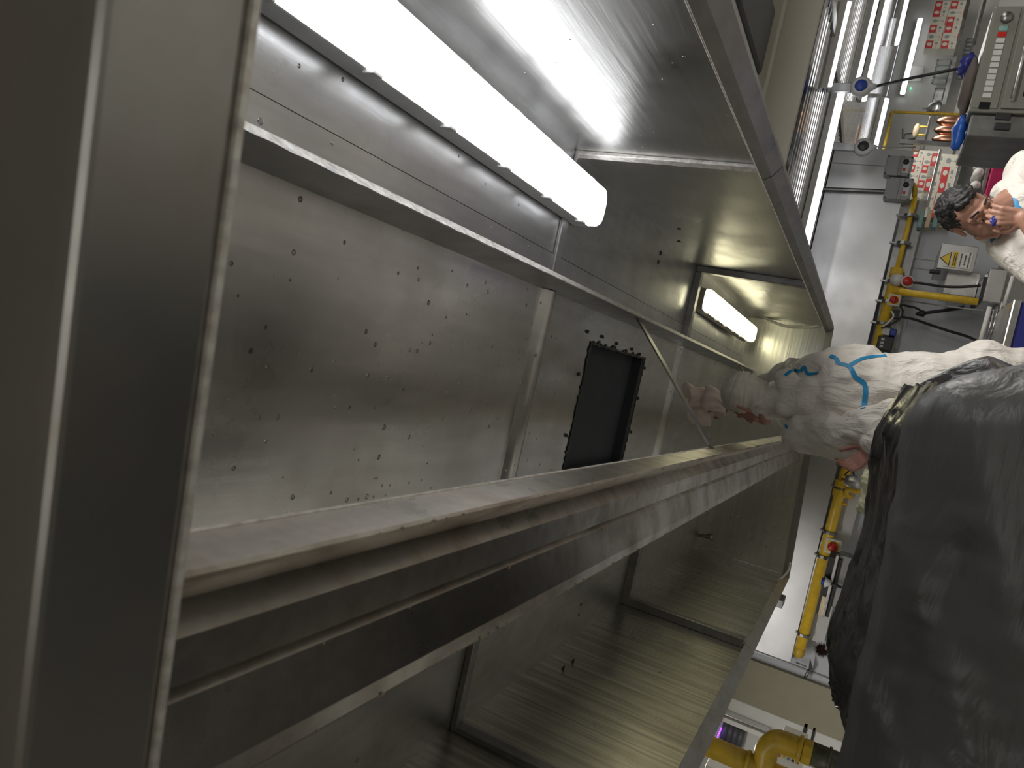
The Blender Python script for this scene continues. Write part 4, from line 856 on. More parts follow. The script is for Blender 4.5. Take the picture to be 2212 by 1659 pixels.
# ------------------------------------------------------------------ black plastic sheeting over the covered appliances
def bagmat(name, col, rough, dust=0.0, sc=6, bump=0.5, end=False):
    m, nt, b = newmat(name); N = nt.nodes; Lk = nt.links
    tc = N.new('ShaderNodeTexCoord'); nz = N.new('ShaderNodeTexNoise'); nz.inputs['Scale'].default_value = sc; nz.inputs['Detail'].default_value = 8; nz.inputs['Distortion'].default_value = 0.8
    mp = N.new('ShaderNodeMapping'); mp.inputs['Scale'].default_value = (0.7, 2, 2.4); Lk.new(tc.outputs['Object'], mp.inputs['Vector']); Lk.new(mp.outputs[0], nz.inputs['Vector'])
    mr = N.new('ShaderNodeMapRange'); mr.inputs['From Min'].default_value = 0.5; mr.inputs['From Max'].default_value = 0.75; mr.inputs['To Max'].default_value = dust; Lk.new(nz.outputs['Fac'], mr.inputs['Value'])
    fac = mr.outputs[0]
    if end:      # caked dust only towards the end by the person
        sx = N.new('ShaderNodeSeparateXYZ'); Lk.new(tc.outputs['Object'], sx.inputs[0])
        g1 = N.new('ShaderNodeMapRange'); g1.inputs['From Min'].default_value = 0.95; g1.inputs['From Max'].default_value = 1.3; Lk.new(sx.outputs[0], g1.inputs['Value'])
        g2 = N.new('ShaderNodeMath'); g2.operation = 'MULTIPLY'; Lk.new(g1.outputs[0], g2.inputs[0]); Lk.new(fac, g2.inputs[1]); fac = g2.outputs[0]
    mx = N.new('ShaderNodeMixRGB'); mx.inputs[1].default_value = (*col, 1); mx.inputs[2].default_value = (0.5, 0.5, 0.42, 1); Lk.new(fac, mx.inputs[0]); Lk.new(mx.outputs[0], b.inputs['Base Color'])
    b.inputs['Roughness'].default_value = rough
    bp = N.new('ShaderNodeBump'); bp.inputs['Strength'].default_value = bump; bp.inputs['Distance'].default_value = 0.02; Lk.new(nz.outputs['Fac'], bp.inputs['Height']); Lk.new(bp.outputs[0], b.inputs['Normal'])
    return m
M['poly'] = bagmat('black_polythene', (0.018, 0.018, 0.02), 0.17, 0.02, 5, 0.6)
M['poly_near'] = bagmat('dusty_polythene', (0.09, 0.09, 0.088), 0.38, 0.6, 6, 0.5, True)
M['towel'] = plain('pale_yellow_towel', (0.72, 0.70, 0.46), 0.9, 0, 0.1, 60, 0.6)

def resample(pts, n):
    c = bez(pts, 12); L = [0]
    for i in range(1, len(c)): L.append(L[-1] + (c[i] - c[i - 1]).length)
    out = []; j = 0
    for k in range(n):
        t = L[-1] * k / (n - 1)
        while j < len(L) - 2 and L[j + 1] < t: j += 1
        s = (t - L[j]) / max(L[j + 1] - L[j], 1e-9); out.append(c[j].lerp(c[j + 1], min(1, s)))
    return out
def sheet(name, rows, nu, nv, mat, label, cat, disp, group=None):
    R_ = [resample(r, nu) for r in rows]
    grid = []
    for u in range(nu):
        grid.append(resample([r[u] for r in R_], nv))
    b = MB(); vs = []
    for u in range(nu):
        for v in range(nv):
            p = grid[u][v]
            du = grid[min(u + 1, nu - 1)][v] - grid[max(u - 1, 0)][v]; dv = grid[u][min(v + 1, nv - 1)] - grid[u][max(v - 1, 0)]
            n = du.cross(dv); n = n.normalized() if n.length > 1e-9 else V((0, 0, 1))
            vs.append(p + n * disp(p, u / (nu - 1), v / (nv - 1)))
    b.add(vs, [(u * nv + v, (u + 1) * nv + v, (u + 1) * nv + v + 1, u * nv + v + 1) for u in range(nu - 1) for v in range(nv - 1)])
    o = one(b, name, mat, label, cat, group, True)
    md = o.modifiers.new('thickness', 'SOLIDIFY'); md.thickness = 0.002
    return o
YF = 2.25
far = [P(1965, 835, Y=YF), P(1932, 880, Y=YF), P(1900, 930, Y=YF), P(1884, 1010, Y=YF), P(1872, 1090, Y=YF), P(1860, 1170, Y=YF), P(1830, 1262, Y=YF), P(1802, 1330, Y=YF), P(1790, 1385, Y=YF), P(1814, 1460, Y=YF - 0.1), P(1842, 1540, Y=YF - 0.2), P(1880, 1640, Y=YF - 0.3)]
backlow = [V((p.x + 0.02, p.y + 0.12, p.z - 0.7)) for p in far]
back1 = [V((p.x, p.y + 0.05, p.z - 0.08)) for p in far]
def shift(pts, dy, dz, dx=0): return [V((p.x + dx, p.y + dy, p.z + dz)) for p in pts]
mid = shift(far, -0.06, -0.012); mid2 = shift(far, -0.35, -0.035, 0.0); mid3 = shift(far, -0.7, -0.12, 0.02); mid4 = shift(far, -0.85, -0.5, 0.02)
def fold1(p, u, v):
    r = noise.noise(V((p.x * 2.2, p.y * 9 + p.z * 5, 1.3))); r2 = 1 - abs(noise.noise(V((p.x * 3 + 7, p.y * 14 + p.z * 9 + p.x * 4, 4.1))) * 2)
    k = 0
    for (v0, a, wv, ph) in ((0.46, 0.016, 0.012, 0), (0.56, 0.020, 0.014, 3), (0.66, 0.018, 0.012, 5), (0.40, 0.010, 0.009, 9)):
        c = v0 + 0.035 * noise.noise(V((p.x * 4, ph, 0))); k += a * (0.6 + noise.noise(V((p.x * 3, ph, 7)))) * math.exp(-abs(v - c) / wv)
    return (0.012 * r + 0.010 * max(0, r2) ** 3 + 0.004 * noise.noise(p * 16)) * min(1, 4 * abs(v - 0.27) + 0.35) + k
sheet('plastic_sheet', [backlow, back1, far, mid, mid2, mid3, mid4], 150, 90, M['poly'], 'shiny black plastic sheet draped over the covered appliance next to the person in white', 'plastic sheet', fold1, 'black plastic sheets')
# flap by the hip of the person
fl = [[P(1925, 905, Y=2.32), P(1955, 850, Y=2.36), P(2040, 800, Y=2.40), P(2110, 772, Y=2.42), P(2150, 768, Y=2.44), P(2230, 812, Y=2.44)],
      [P(1960, 925, Y=2.2), P(1990, 880, Y=2.25), P(2060, 850, Y=2.28), P(2125, 815, Y=2.3), P(2170, 800, Y=2.3), P(2260, 840, Y=2.3)],
      [P(2050, 960, Y=1.95), P(2060, 930, Y=2.0), P(2120, 900, Y=2.05), P(2200, 880, Y=2.1), P(2240, 880, Y=2.1), P(2330, 900, Y=2.1)]]
sheet('plastic_flap', fl, 70, 30, M['poly'], 'pointed black plastic flap standing against the hip of the person in white', 'plastic sheet', lambda p, u, v: 0.012 * noise.noise(V((p.x * 9, p.y * 6, p.z * 9))), 'black plastic sheets')
YN = 1.15
nr = [P(2290, 770, Y=YN), P(2212, 795, Y=YN), P(2090, 822, Y=YN), P(1992, 866, Y=YN), P(1964, 940, Y=YN), P(1958, 1040, Y=YN), P(1942, 1130, Y=YN), P(1916, 1250, Y=YN), P(1882, 1400, Y=YN), P(1852, 1500, Y=YN), P(1834, 1580, Y=YN), P(1810, 1680, Y=YN), P(1780, 1800, Y=YN), V((-1.0, YN, 1.60)), V((-1.7, YN, 1.55))]
bk = shift(nr, 0.14, -0.35, -0.03); bk1 = shift(nr, 0.05, -0.03, -0.01)
f1 = shift(nr, -0.04, -0.02); f2 = shift(nr, -0.10, -0.14); f3 = shift(nr, -0.12, -0.4); f4 = shift(nr, -0.12, -0.62); f5 = shift(nr, -0.3, -0.72); f6 = shift(nr, -1.9, -0.74)  # last rows run out of view, added to darken the near beam's reflection
LA, LB = P(2100, 1200, Y=1.05), P(1885, 1659, Y=1.05)
def fold2(p, u, v):
    d = LB - LA; tt = max(0, min(1.4, (p - LA).dot(d) / d.length_squared)); e = (p - LA - d * tt); e.y *= 0.2; kk = 0.02 * math.exp(-e.length / 0.012) * (1 if p.x < 0 else 0.5)
    r = noise.noise(V((p.x * 2.6 + p.z * 2.4, p.z * 2.0, 8))); r2 = 1 - abs(noise.noise(V((p.x * 4 - p.z * 7.5, p.z * 2.0, 2.2))) * 2.2)
    return (0.035 * r + 0.022 * max(0, r2) ** 4 + 0.003 * noise.noise(p * 25)) * min(1, 11 * abs(v - 0.125) + 0.15) + 0.002 * noise.noise(p * 40) - kk
sheet('plastic_sheet', [bk, bk1, nr, f1, f2, f3, f4, f5, f6], 260, 170, M['poly_near'], 'dull dusty black plastic sheet filling the foreground corner closest to the camera', 'plastic sheet', fold2, 'black plastic sheets')
t_ = [P(1868, 1012, Y=2.42), P(1858, 1040, Y=2.42), P(1860, 1065, Y=2.42), P(1852, 1085, Y=2.42), P(1853, 1105, Y=2.42)]
t2 = shift(t_, -0.05, -0.035); t3 = shift(t_, -0.03, -0.09)
sheet('yellow_towel', [shift(t_, 0.03, -0.08), t_, t2, t3], 60, 24, M['towel'], 'pale yellow towel lying along the top edge of the plastic sheet', 'towel', lambda p, u, v: 0.008 * noise.noise(p * 28) + 0.003 * noise.noise(p * 90))
# brush lying on the sheet
q = P(1776, 1404, Y=2.3); t = thing('bristle_brush', 'brown bristled brush with white handle lying on the far end of the plastic', 'brush', tuple(q))
b = MB()
for k in range(900):
    d = V((random.gauss(0, 1), random.gauss(0, 1), random.gauss(0, 1))).normalized(); L = 0.022 + 0.004 * random.random()
    s_ = d.orthogonal().normalized() * 0.0006; a = q + V((0, 0, 0)) + d * 0.006; e = q + d * L + V((random.uniform(-1, 1), 0, random.uniform(-1, 1))) * 0.004
    b.add([a + s_, a - s_, e], [(0, 1, 2)])
M['bristle'] = plain('brown_bristle', (0.10, 0.05, 0.03), 0.8)
b.build('bristles', M['bristle'], t, kind='stuff'); MB().ell(q, (0.013, 0.013, 0.013)).build('brush_core', M['bristle'], t, True)
a = P(1786, 1404, Y=2.25); MB().tube([a, P(1790, 1396, Y=2.25)], 0.006, 8).build('ferrule', M['carton_white'], t, True)
MB().tube([P(1790, 1408, Y=2.2), P(1802, 1424, Y=2.18), P(1815, 1444, Y=2.15)], [0.003, 0.006, 0.004], 8).build('handle', M['carton_white'], t, True)

# ------------------------------------------------------------------ people
def skinmat(name, col):
    m = plain(name, col, 0.5, 0, 0.12, 25, 0.08); bs = m.node_tree.nodes['Principled BSDF']
    bs.inputs['Subsurface Weight'].default_value = 0.08; bs.inputs['Subsurface Radius'].default_value = (0.01, 0.004, 0.002); return m
M['skin_a'] = skinmat('skin_ruddy', (0.40, 0.20, 0.16)); M['skin_b'] = skinmat('skin_tan', (0.40, 0.21, 0.15))
M['lip'] = plain('lips', (0.28, 0.09, 0.08), 0.5)
m, nt, b_ = newmat('coverall_white'); N = nt.nodes
tc = N.new('ShaderNodeTexCoord'); n1 = N.new('ShaderNodeTexNoise'); n1.inputs['Scale'].default_value = 7; n1.inputs['Detail'].default_value = 6; n1.inputs['Distortion'].default_value = 1.6
mp = N.new('ShaderNodeMapping'); mp.inputs['Scale'].default_value = (1.6, 1.6, 0.7); mp.inputs['Rotation'].default_value = (0.3, 0.5, 0.2)
nt.links.new(tc.outputs['Object'], mp.inputs[0]); nt.links.new(mp.outputs[0], n1.inputs['Vector'])
bp = N.new('ShaderNodeBump'); bp.inputs['Strength'].default_value = 0.9; bp.inputs['Distance'].default_value = 0.03
nt.links.new(n1.outputs['Fac'], bp.inputs['Height']); nt.links.new(bp.outputs[0], b_.inputs['Normal'])
b_.inputs['Base Color'].default_value = (0.72, 0.68, 0.63, 1); b_.inputs['Roughness'].default_value = 0.55; M['coverall'] = m
M['tape'] = plain('blue_tape', (0.01, 0.24, 0.50), 0.5)
M['hair'] = plain('dark_hair', (0.013, 0.012, 0.012), 0.6, 0, 0.5, 60)
M['hairnet'] = plain('hairnet_white', (0.66, 0.62, 0.55), 0.75, 0, 0.08, 30, 0.3)
M['glove'] = plain('white_glove', (0.85, 0.72, 0.64), 0.6)
M['eye'] = plain('eye_white', (0.6, 0.57, 0.52), 0.25); M['iris'] = plain('eye_dark', (0.02, 0.012, 0.008), 0.2)

def head(b, c, fwd, up, s=1.0):
    f = V(fwd).normalized(); u = V(up); u = (u - f * u.dot(f)).normalized(); r = f.cross(u)
    R = Matrix((r, f, u)).transposed(); T = lambda x, y, z: V(c) + s * (R @ V((x, y, z)))
    E = lambda x, y, z, a, e, g: b.ell(T(x, y, z), (a * s, e * s, g * s), R)
    E(0, -0.012, 0.032, 0.076, 0.097, 0.088); E(0, 0.025, -0.02, 0.066, 0.068, 0.078); E(0, 0.040, -0.062, 0.050, 0.050, 0.050)
    E(0, 0.076, -0.098, 0.022, 0.018, 0.017); b.cap(T(0.03, 0.082, 0.024), T(-0.03, 0.082, 0.024), 0.011 * s, 0.011 * s)
    b.cap(T(0.052, 0.062, 0.018), T(0.03, 0.082, 0.024), 0.009 * s, 0.010 * s); b.cap(T(-0.052, 0.062, 0.018), T(-0.03, 0.082, 0.024), 0.009 * s, 0.010 * s)
    b.cap(T(0, 0.090, 0.010), T(0, 0.112, -0.032), 0.008 * s, 0.0125 * s); E(0.013, 0.100, -0.036, 0.009, 0.010, 0.008); E(-0.013, 0.100, -0.036, 0.009, 0.010, 0.008)
    b.cap(T(0.040, 0.066, -0.024), T(0.046, 0.045, -0.05), 0.018 * s, 0.018 * s); b.cap(T(-0.040, 0.066, -0.024), T(-0.046, 0.045, -0.05), 0.018 * s, 0.018 * s)
    b.cap(T(0.016, 0.087, -0.066), T(-0.016, 0.087, -0.066), 0.007 * s, 0.007 * s); b.cap(T(0.013, 0.086, -0.077), T(-0.013, 0.086, -0.077), 0.008 * s, 0.008 * s)
    for sx in (-1, 1):
        b.cap(T(sx * 0.076, -0.008, 0.012), T(sx * 0.086, -0.018, 0.028), 0.009 * s, 0.009 * s); b.cap(T(sx * 0.086, -0.018, 0.028), T(sx * 0.078, -0.004, -0.028), 0.009 * s, 0.008 * s)
        b.cap(T(sx * 0.05, 0.0, -0.07), T(sx * 0.03, 0.06, -0.092), 0.018 * s, 0.018 * s)
    return T, R
def hand(b, w, d, side, thumb_dir, s=1.0, curl=0.5):
    """w wrist, d pointing direction, side = direction across the palm (index to little), thumb_dir sign"""
    d = V(d).normalized(); x = V(side); x = (x - d * x.dot(d)).normalized(); n = d.cross(x)
    w = V(w)
    for i in range(4):
        o = (i - 1.5) * 0.019 * s
        b.cap(w + d * 0.005 + x * o * 0.6, w + d * 0.085 * s + x * o, 0.014 * s, 0.0115 * s, 10)
    b.ell(w + d * 0.045 * s, (0.038 * s, 0.045 * s, 0.013 * s), Matrix((x, d, n)).transposed(), 14, 8)
    for i, L in enumerate((0.068, 0.076, 0.071, 0.056)):
        o = (i - 1.5) * 0.020 * s; p = w + d * 0.088 * s + x * o; a = 0.25 + curl * 0.3; r = 0.0092 * s
        dd = d + x * (i - 1.5) * 0.06
        for f_ in (0.45, 0.31, 0.24):
            e = p + (dd.normalized() * math.cos(a) + n * math.sin(a)) * L * f_ * s * 1.05
            b.cap(p, e, r, r * 0.92, 10); p = e; r *= 0.92; a += curl * (0.75 if f_ > 0.4 else 0.6)
    p = w + d * 0.02 * s - x * 0.026 * s * thumb_dir; q = p + (d * 0.6 - x * thumb_dir * 0.75 + n * 0.35).normalized() * 0.042 * s
    b.cap(p, q, 0.015 * s, 0.012 * s, 10); e = q + (d * 0.9 - x * thumb_dir * 0.25 + n * 0.4).normalized() * 0.032 * s; b.cap(q, e, 0.012 * s, 0.011 * s, 10)
    b.cap(e, e + (d * 0.95 + n * 0.45).normalized() * 0.026 * s, 0.011 * s, 0.009 * s, 10)
def remesh(o, vox, sm=4):
    md = o.modifiers.new('union', 'REMESH'); md.mode = 'VOXEL'; md.voxel_size = vox; md.use_smooth_shade = True
    s_ = o.modifiers.new('smooth', 'SMOOTH'); s_.iterations = sm; s_.factor = 0.5
def bake(o):
    dg = bpy.context.evaluated_depsgraph_get(); me = bpy.data.meshes.new_from_object(o.evaluated_get(dg)); o.modifiers.clear(); old = o.data; o.data = me; bpy.data.meshes.remove(old)
    me.polygons.foreach_set('use_smooth', [True] * len(me.polygons)); return o
def wrinkle(o, amp, zones):
    me = o.data; me.update(); L = o.matrix_world.translation
    base = BASE[o.name]
    nrm = [v.normal.copy() for v in me.vertices]
    for i, v in enumerate(me.vertices):
        p = v.co + base
        d = 0
        for (k, ax, fr, ph) in zones:
            q = V((p.x * fr[0], p.y * fr[1], p.z * fr[2])) + V((ph, ph * 2, 0)); w_ = noise.noise(q)
            d += k * (1 - abs(w_) * 3.0) if ax else k * w_
        v.co += nrm[i] * d * amp
def person(name, label, base): return thing(name, label, 'person', base)

# person standing, back to the camera
p1 = person('person', 'person in white coverall and hairnet standing with back to camera, reaching up into the hood', (0.15, 3.25, 0.45))
HC = P(1620, 866, Y=3.2); HS = 0.92
hf = V((-0.78, 0.60, 0.10)); hu = V((0.05, 0.10, 1))
b = MB(); T, R = head(b, HC, hf, hu, HS)
nb_ = V((0.035, 3.19, 2.015)); b.cap(T(0, -0.02, -0.05), nb_, 0.055, 0.06); 
rs, ls = V((0.165, 3.22, 1.965)), V((-0.085, 3.13, 1.945)); ch = V((0.075, 3.2, 1.84)); wa = V((0.15, 3.22, 1.60)); hp = V((0.19, 3.24, 1.40))
b.cap(rs, ls, 0.05, 0.05).cap(nb_, ch, 0.07, 0.12).cap(ch, wa, 0.13, 0.12).cap(wa, hp, 0.12, 0.135)
re, rw = V((0.10, 3.50, 2.12)), V((-0.035, 3.52, 2.32)); le, lw = V((0.03, 2.93, 1.67)), V((-0.085, 2.90, 1.695))
b.cap(rs, re, 0.048, 0.038).cap(re, rw, 0.038, 0.026).cap(ls, le, 0.048, 0.038).cap(le, lw, 0.038, 0.026)
for sx in (-1, 1):
    kn = V((0.19 + sx * 0.10, 3.27, 0.96)); an = V((0.19 + sx * 0.11, 3.33, 0.53))
    b.cap(hp + V((sx * 0.08, 0, -0.02)), kn, 0.09, 0.058).cap(kn, an, 0.055, 0.038).cap(an, an + V((0.0, 0.16, -0.045)), 0.04, 0.03)
hand(b, rw, (-0.35, 0.12, 0.9), (0.9, 0.1, 0.35), 1, 0.95, 0.15)
hand(b, lw, (-0.75, -0.02, 0.55), (0.2, -0.5, -0.8), 1, 0.9, 0.7)
body = b.build('body', M['skin_a'], p1, True); remesh(body, 0.004, 5)
b = MB()
b.cap(rs + V((-0.005, 0, -0.01)), ls + V((0, 0, -0.01)), 0.088, 0.08).cap(nb_ + V((0.01, 0, -0.03)), ch, 0.085, 0.155).cap(ch, wa, 0.165, 0.155).cap(wa, hp, 0.155, 0.165)
b.cap(V((0.10, 3.25, 1.93)), V((0.20, 3.25, 1.80)), 0.11, 0.10).cap(rs, V((0.22, 3.25, 1.80)), 0.085, 0.09)
b.cap(rs, re, 0.078, 0.068).cap(re, rw + V((0.002, 0, -0.002)), 0.066, 0.042).cap(ls, V((-0.075, 3.02, 1.80)), 0.08, 0.08).cap(V((-0.075, 3.02, 1.80)), le, 0.08, 0.07).cap(le, lw + V((0.02, 0, 0)), 0.068, 0.042)
b.cap(T(0.0, -0.03, -0.062), nb_ + V((0, 0, 0.01)), 0.066, 0.085)
b.cap(V((0.0, 3.12, 2.03)), V((0.07, 3.10, 1.97)), 0.05, 0.055).cap(V((0.10, 3.12, 2.05)), V((0.03, 3.09, 1.96)), 0.04, 0.05)      # hood bunched behind the neck
for sx in (-1, 1):
    kn = V((0.19 + sx * 0.10, 3.27, 0.96)); an = V((0.19 + sx * 0.11, 3.33, 0.58))
    b.cap(hp + V((sx * 0.08, 0, -0.02)), kn, 0.13, 0.095).cap(kn, an, 0.09, 0.07)
cov = b.build('coverall', M['coverall'], p1, True); remesh(cov, 0.008, 12); bake(cov)
wrinkle(cov, 1.4, [(0.007, True, (6, 6, 3.5), 3), (0.004, True, (4, 4, 14), 8), (0.008, False, (9, 9, 5), 1), (0.003, True, (16, 16, 9), 5)])
# hairnet covers skull, lets the face show
b = MB(); b.ell(T(0, -0.030, 0.040), (0.088 * HS, 0.104 * HS, 0.098 * HS), R, 32, 20); b.ell(T(0, -0.045, -0.02), (0.076 * HS, 0.075 * HS, 0.075 * HS), R, 24, 14)
hn = b.build('hairnet', M['hairnet'], p1, True); remesh(hn, 0.005, 4); bake(hn)
wrinkle(hn, 1.0, [(0.0028, True, (10, 10, 55), 3)])
for sx in (-1, 1):
    MB().ell(T(sx * 0.031, 0.076, 0.004), (0.012, 0.012, 0.012)).build('eye', M['eye'], p1, True)
b = MB(); cc = P(1532, 872, Y=3.52)
b.ell(P(1540, 868, Y=3.52), (0.055, 0.04, 0.05)).ell(P(1512, 862, Y=3.54), (0.05, 0.035, 0.06)).ell(P(1515, 893, Y=3.54), (0.05, 0.03, 0.045)).ell(P(1490, 850, Y=3.55), (0.035, 0.03, 0.035)).ell(P(1552, 885, Y=3.52), (0.04, 0.035, 0.04))
cl = one(b, 'cleaning_cloth', M['glove'], 'crumpled pinkish white cloth in the raised hand of the person in white', 'cloth', None, True)
remesh(cl, 0.005, 2); bake(cl); wrinkle(cl, 1.0, [(0.02, True, (13, 13, 9), 3), (0.012, True, (22, 22, 14), 8)])

# second person at the right, hand at the mouth
p2 = person('person', 'curly haired man in white coverall at the right, holding a hand to his mouth', (0.85, 3.4, 0.0))
HC2 = P(2103, 464, Y=3.2); S2 = 0.95
fw = V((-0.10, -0.88, -0.42)); up2 = V((0.40, -0.22, 0.85))
b = MB(); T2, R2 = head(b, HC2, fw, up2, S2)
nb2 = P(2190, 440, Y=3.36); b.cap(T2(0, -0.02, -0.05), nb2, 0.055, 0.06)
sr, sl = P(2182, 530, Y=3.30), P(2225, 370, Y=3.45); c2 = (sr + sl) / 2 + V((0, 0.0, -0.16)); h2 = V((0.86, 3.46, 0.93))
b.cap(sr, sl, 0.055, 0.055).cap(nb2, c2, 0.07, 0.12).cap(c2, h2, 0.13, 0.13)
er = V((0.58, 3.02, 1.20)); wr = P(2212, 470, Y=3.03); el_ = sl + V((0.08, 0.0, -0.29)); wl = el_ + V((0.02, -0.1, -0.25))
b.cap(sr, er, 0.05, 0.04).cap(er, wr, 0.04, 0.028).cap(sl, el_, 0.05, 0.04).cap(el_, wl, 0.038, 0.027)
for sx in (-1, 1):
    kn = h2 + V((sx * 0.11, -0.03, -0.45)); an = V((kn.x, 3.48, 0.09)); b.cap(h2 + V((sx * 0.08, 0, -0.05)), kn, 0.09, 0.06).cap(kn, an, 0.056, 0.04).cap(an, an + V((0, -0.16, -0.05)), 0.042, 0.035)
hd = (P(2160, 466, Y=3.04) - wr).normalized()
hand(b, wr + hd * -0.01, hd, (0.75, -0.3, 0.3), 1, 0.92, 0.75)
hand(b, wl, (0, -0.2, -1), (0.3, 1, 0), 1, 0.92, 0.4)
o = b.build('body', M['skin_b'], p2, True); remesh(o, 0.004, 4)
b = MB()
b.cap(sr, sl, 0.085, 0.085).cap(nb2 + V((0, 0, -0.06)), c2, 0.10, 0.165).cap(c2, h2, 0.17, 0.17)
b.cap(sr, er, 0.085, 0.072).cap(er, wr + V((0, 0, -0.06)), 0.07, 0.052).cap(sl, el_, 0.085, 0.07).cap(el_, wl + V((0, 0, 0.04)), 0.068, 0.05)
b.cap(P(2128, 508, Y=3.36), P(2170, 500, Y=3.36), 0.028, 0.05).cap(P(2170, 405, Y=3.40), P(2205, 395, Y=3.42), 0.035, 0.06).cap(P(2150, 420, Y=3.42), P(2175, 408, Y=3.42), 0.018, 0.04)
for sx in (-1, 1):
    kn = h2 + V((sx * 0.11, -0.03, -0.45)); an = V((kn.x, 3.48, 0.12)); b.cap(h2 + V((sx * 0.08, 0, -0.05)), kn, 0.13, 0.10).cap(kn, an, 0.10, 0.08)
cov2 = b.build('coverall', M['coverall'], p2, True); remesh(cov2, 0.010, 10); bake(cov2)
wrinkle(cov2, 1.3, [(0.006, True, (6, 6, 4), 3), (0.004, True, (4, 4, 14), 8), (0.007, False, (9, 9, 5), 1)])
# curly hair: scalp shell plus locks
b = MB()
for k in range(420):
    th = random.uniform(0, 2 * math.pi); ph = random.uniform(0, 1.75)
    d = V((math.sin(ph) * math.cos(th), math.sin(ph) * math.sin(th), math.cos(ph)))
    p = V((0.080 * d.x, -0.016 + 0.098 * d.y, 0.036 + 0.092 * d.z))
    if d.y > 0.2 and p.z < 0.080 - 0.0 * abs(p.x): continue
    if p.z < -0.02 and p.y > -0.045: continue
    c_ = T2(*p); r_ = random.uniform(0.010, 0.017); b.ell(c_, (r_, r_, r_ * random.uniform(0.7, 1.1)), n=8, m=6)
b.ell(T2(0, -0.024, 0.042), (0.082 * S2, 0.096 * S2, 0.090 * S2), R2, 24, 16)
hr = b.build('hair', M['hair'], p2, True); remesh(hr, 0.0035, 1); bake(hr); wrinkle(hr, 1.0, [(0.004, False, (90, 90, 90), 2)])
for sx in (-1, 1):
    MB().ell(T2(sx * 0.031, 0.0765, 0.0), (0.0125, 0.0125, 0.0125)).build('eye', M['eye'], p2, True)
    MB().ell(T2(sx * 0.031, 0.0868, -0.006), (0.0045, 0.0045, 0.0045)).build('iris', M['iris'], p2, True)
    MB().ell(T2(sx * 0.031, 0.0768, 0.0035), (0.0145, 0.0145, 0.0125)).build('eyelid', M['skin_b'], p2, True)
    MB().cap(T2(sx * 0.019, 0.092, 0.032), T2(sx * 0.048, 0.078, 0.034), 0.0045, 0.003).build('eyebrow', M['hair'], p2, True)
MB().cap(T2(0.014, 0.094, -0.0715), T2(-0.014, 0.094, -0.0715), 0.0045, 0.0045).build('lips', M['lip'], p2, True)
q = P(2152, 474, Y=3.0); one(lump(P(2150, 475, Y=3.055), (0.022, 0.012, 0.014), 4, 0.5, 12, 8), 'blue_mouthpiece', M['bag_navy'], 'small dark blue object held at the mouth of the curly haired man', 'mask')

# blue seam tapes laid on the coveralls
bpy.context.view_layer.update()
def taper(cover, pts, parent, wdt=0.009):
    base = BASE[cover.name]; bv = BVHTree.FromPolygons([v.co + base for v in cover.data.vertices], [tuple(p.vertices) for p in cover.data.polygons])
    raw = []
    c = [P(x, y, Y=3.0) for x, y in pts]; c = bez(c, 10)
    cam_o = V((0, 0, H))
    for q in c:
        d = (q - cam_o).normalized(); h_ = bv.ray_cast(cam_o, d)
        if h_[0] is not None: raw.append((h_[0], h_[1]))
    b = MB(); vs = []
    sm = []
    for i in range(len(raw)):
        a = raw[max(0, i - 1):i + 2]; sm.append((sum((x[0] for x in a), V()) / len(a), sum((x[1] for x in a), V()).normalized()))
    for i, (p, n) in enumerate(sm):
        dr = (sm[min(i + 1, len(sm) - 1)][0] - sm[max(i - 1, 0)][0]).normalized(); s_ = dr.cross(n).normalized()
        for k in (-1, -0.33, 0.33, 1):
            q = p + s_ * wdt * k; h_ = bv.find_nearest(q); q = h_[0] + h_[1] * 0.0022 if h_[0] else q; vs.append(q)
    b.add(vs, [(4 * i + k, 4 * i + k + 1, 4 * i + 5 + k, 4 * i + 4 + k) for i in range(len(sm) - 1) for k in range(3)])
    if len(sm) > 1: b.build('seam_tape', M['tape'], parent, True)
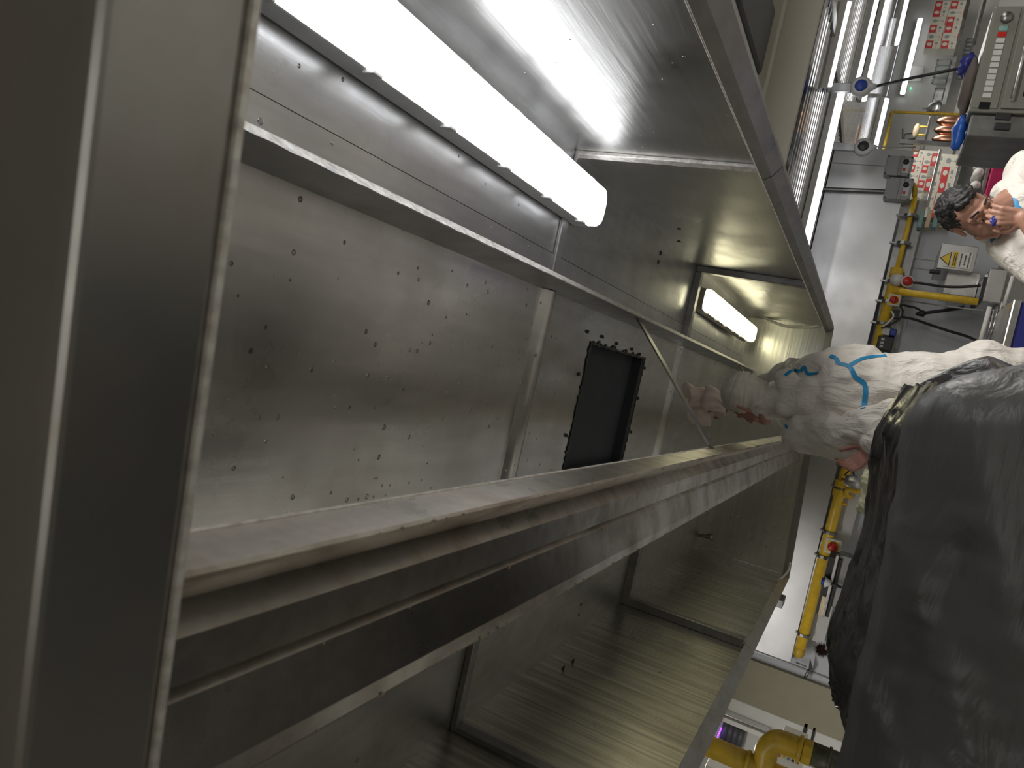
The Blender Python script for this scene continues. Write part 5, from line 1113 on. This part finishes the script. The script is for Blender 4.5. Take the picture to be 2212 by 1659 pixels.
taper(cov, [(1793, 768), (1806, 775), (1812, 785), (1835, 792), (1848, 815), (1866, 828), (1870, 850), (1864, 884)], p1)
taper(cov, [(1835, 790), (1860, 776), (1885, 771), (1915, 768)], p1)
taper(cov, [(1695, 812), (1712, 800), (1728, 803)], p1, 0.007)
taper(cov, [(1730, 803), (1738, 793), (1745, 808), (1768, 806)], p1, 0.007)
taper(cov, [(1696, 918), (1702, 924)], p1, 0.006)
taper(cov2, [(2172, 430), (2192, 434), (2197, 448), (2215, 460)], p2)
taper(cov2, [(2140, 522), (2155, 508), (2172, 498)], p2)
# step platform that the person stands on
t = thing('work_platform', 'steel work platform under the person in white, hidden behind the plastic', 'platform', (0.19, 3.35, 0))
MB().box((-0.25, 3.05, 0.40), (0.50, 3.75, 0.445), 0.01).build('deck', M['steel_bright'], t)
for sx in (-0.22, 0.47):
    for sy in (3.08, 3.72): MB().box((sx - 0.015, sy - 0.015, 0), (sx + 0.015, sy + 0.015, 0.40)).build('leg', M['steel_dark'], t)
# hinge bracket outside the left rim
q = P(1686, 1288, X=-1.30); MB().box((-1.36, q.y - 0.09, 1.965), (-1.303, q.y + 0.09, 2.03), 0.006).build('bracket', M['steel_dark'], hood)
# cables and stains of the left hood wall: two small hooks with dark runs
for (x, y) in ((1237, 1430), (1216, 1445)):
    q = P(x, y, X=XL); MB().cap((XL, q.y, q.z), (XL + 0.012, q.y, q.z - 0.004), 0.006, 0.004).build('hook', M['grease'], hood, True)
for (x, y) in ((1255, 1306), (1250, 1328), (1294, 1350), (1365, 1235)):
    q = P(x, y, Z=ZC); MB().ell((q.x, q.y, ZC - 0.002), (0.007, 0.007, 0.003), n=8, m=5).build('bolt', M['grease'], hood, True)
# brush shaped sooty mark on the left end
q = P(1525, 1160, Y=YE)
MB().tube([P(1492, 1155, Y=YE - 0.012), P(1515, 1158, Y=YE - 0.012), P(1530, 1159, Y=YE - 0.012), P(1540, 1161, Y=YE - 0.012)], [0.008, 0.010, 0.018, 0.03], 8).build('sooty_mark', M['steel_dark'], hood, True)
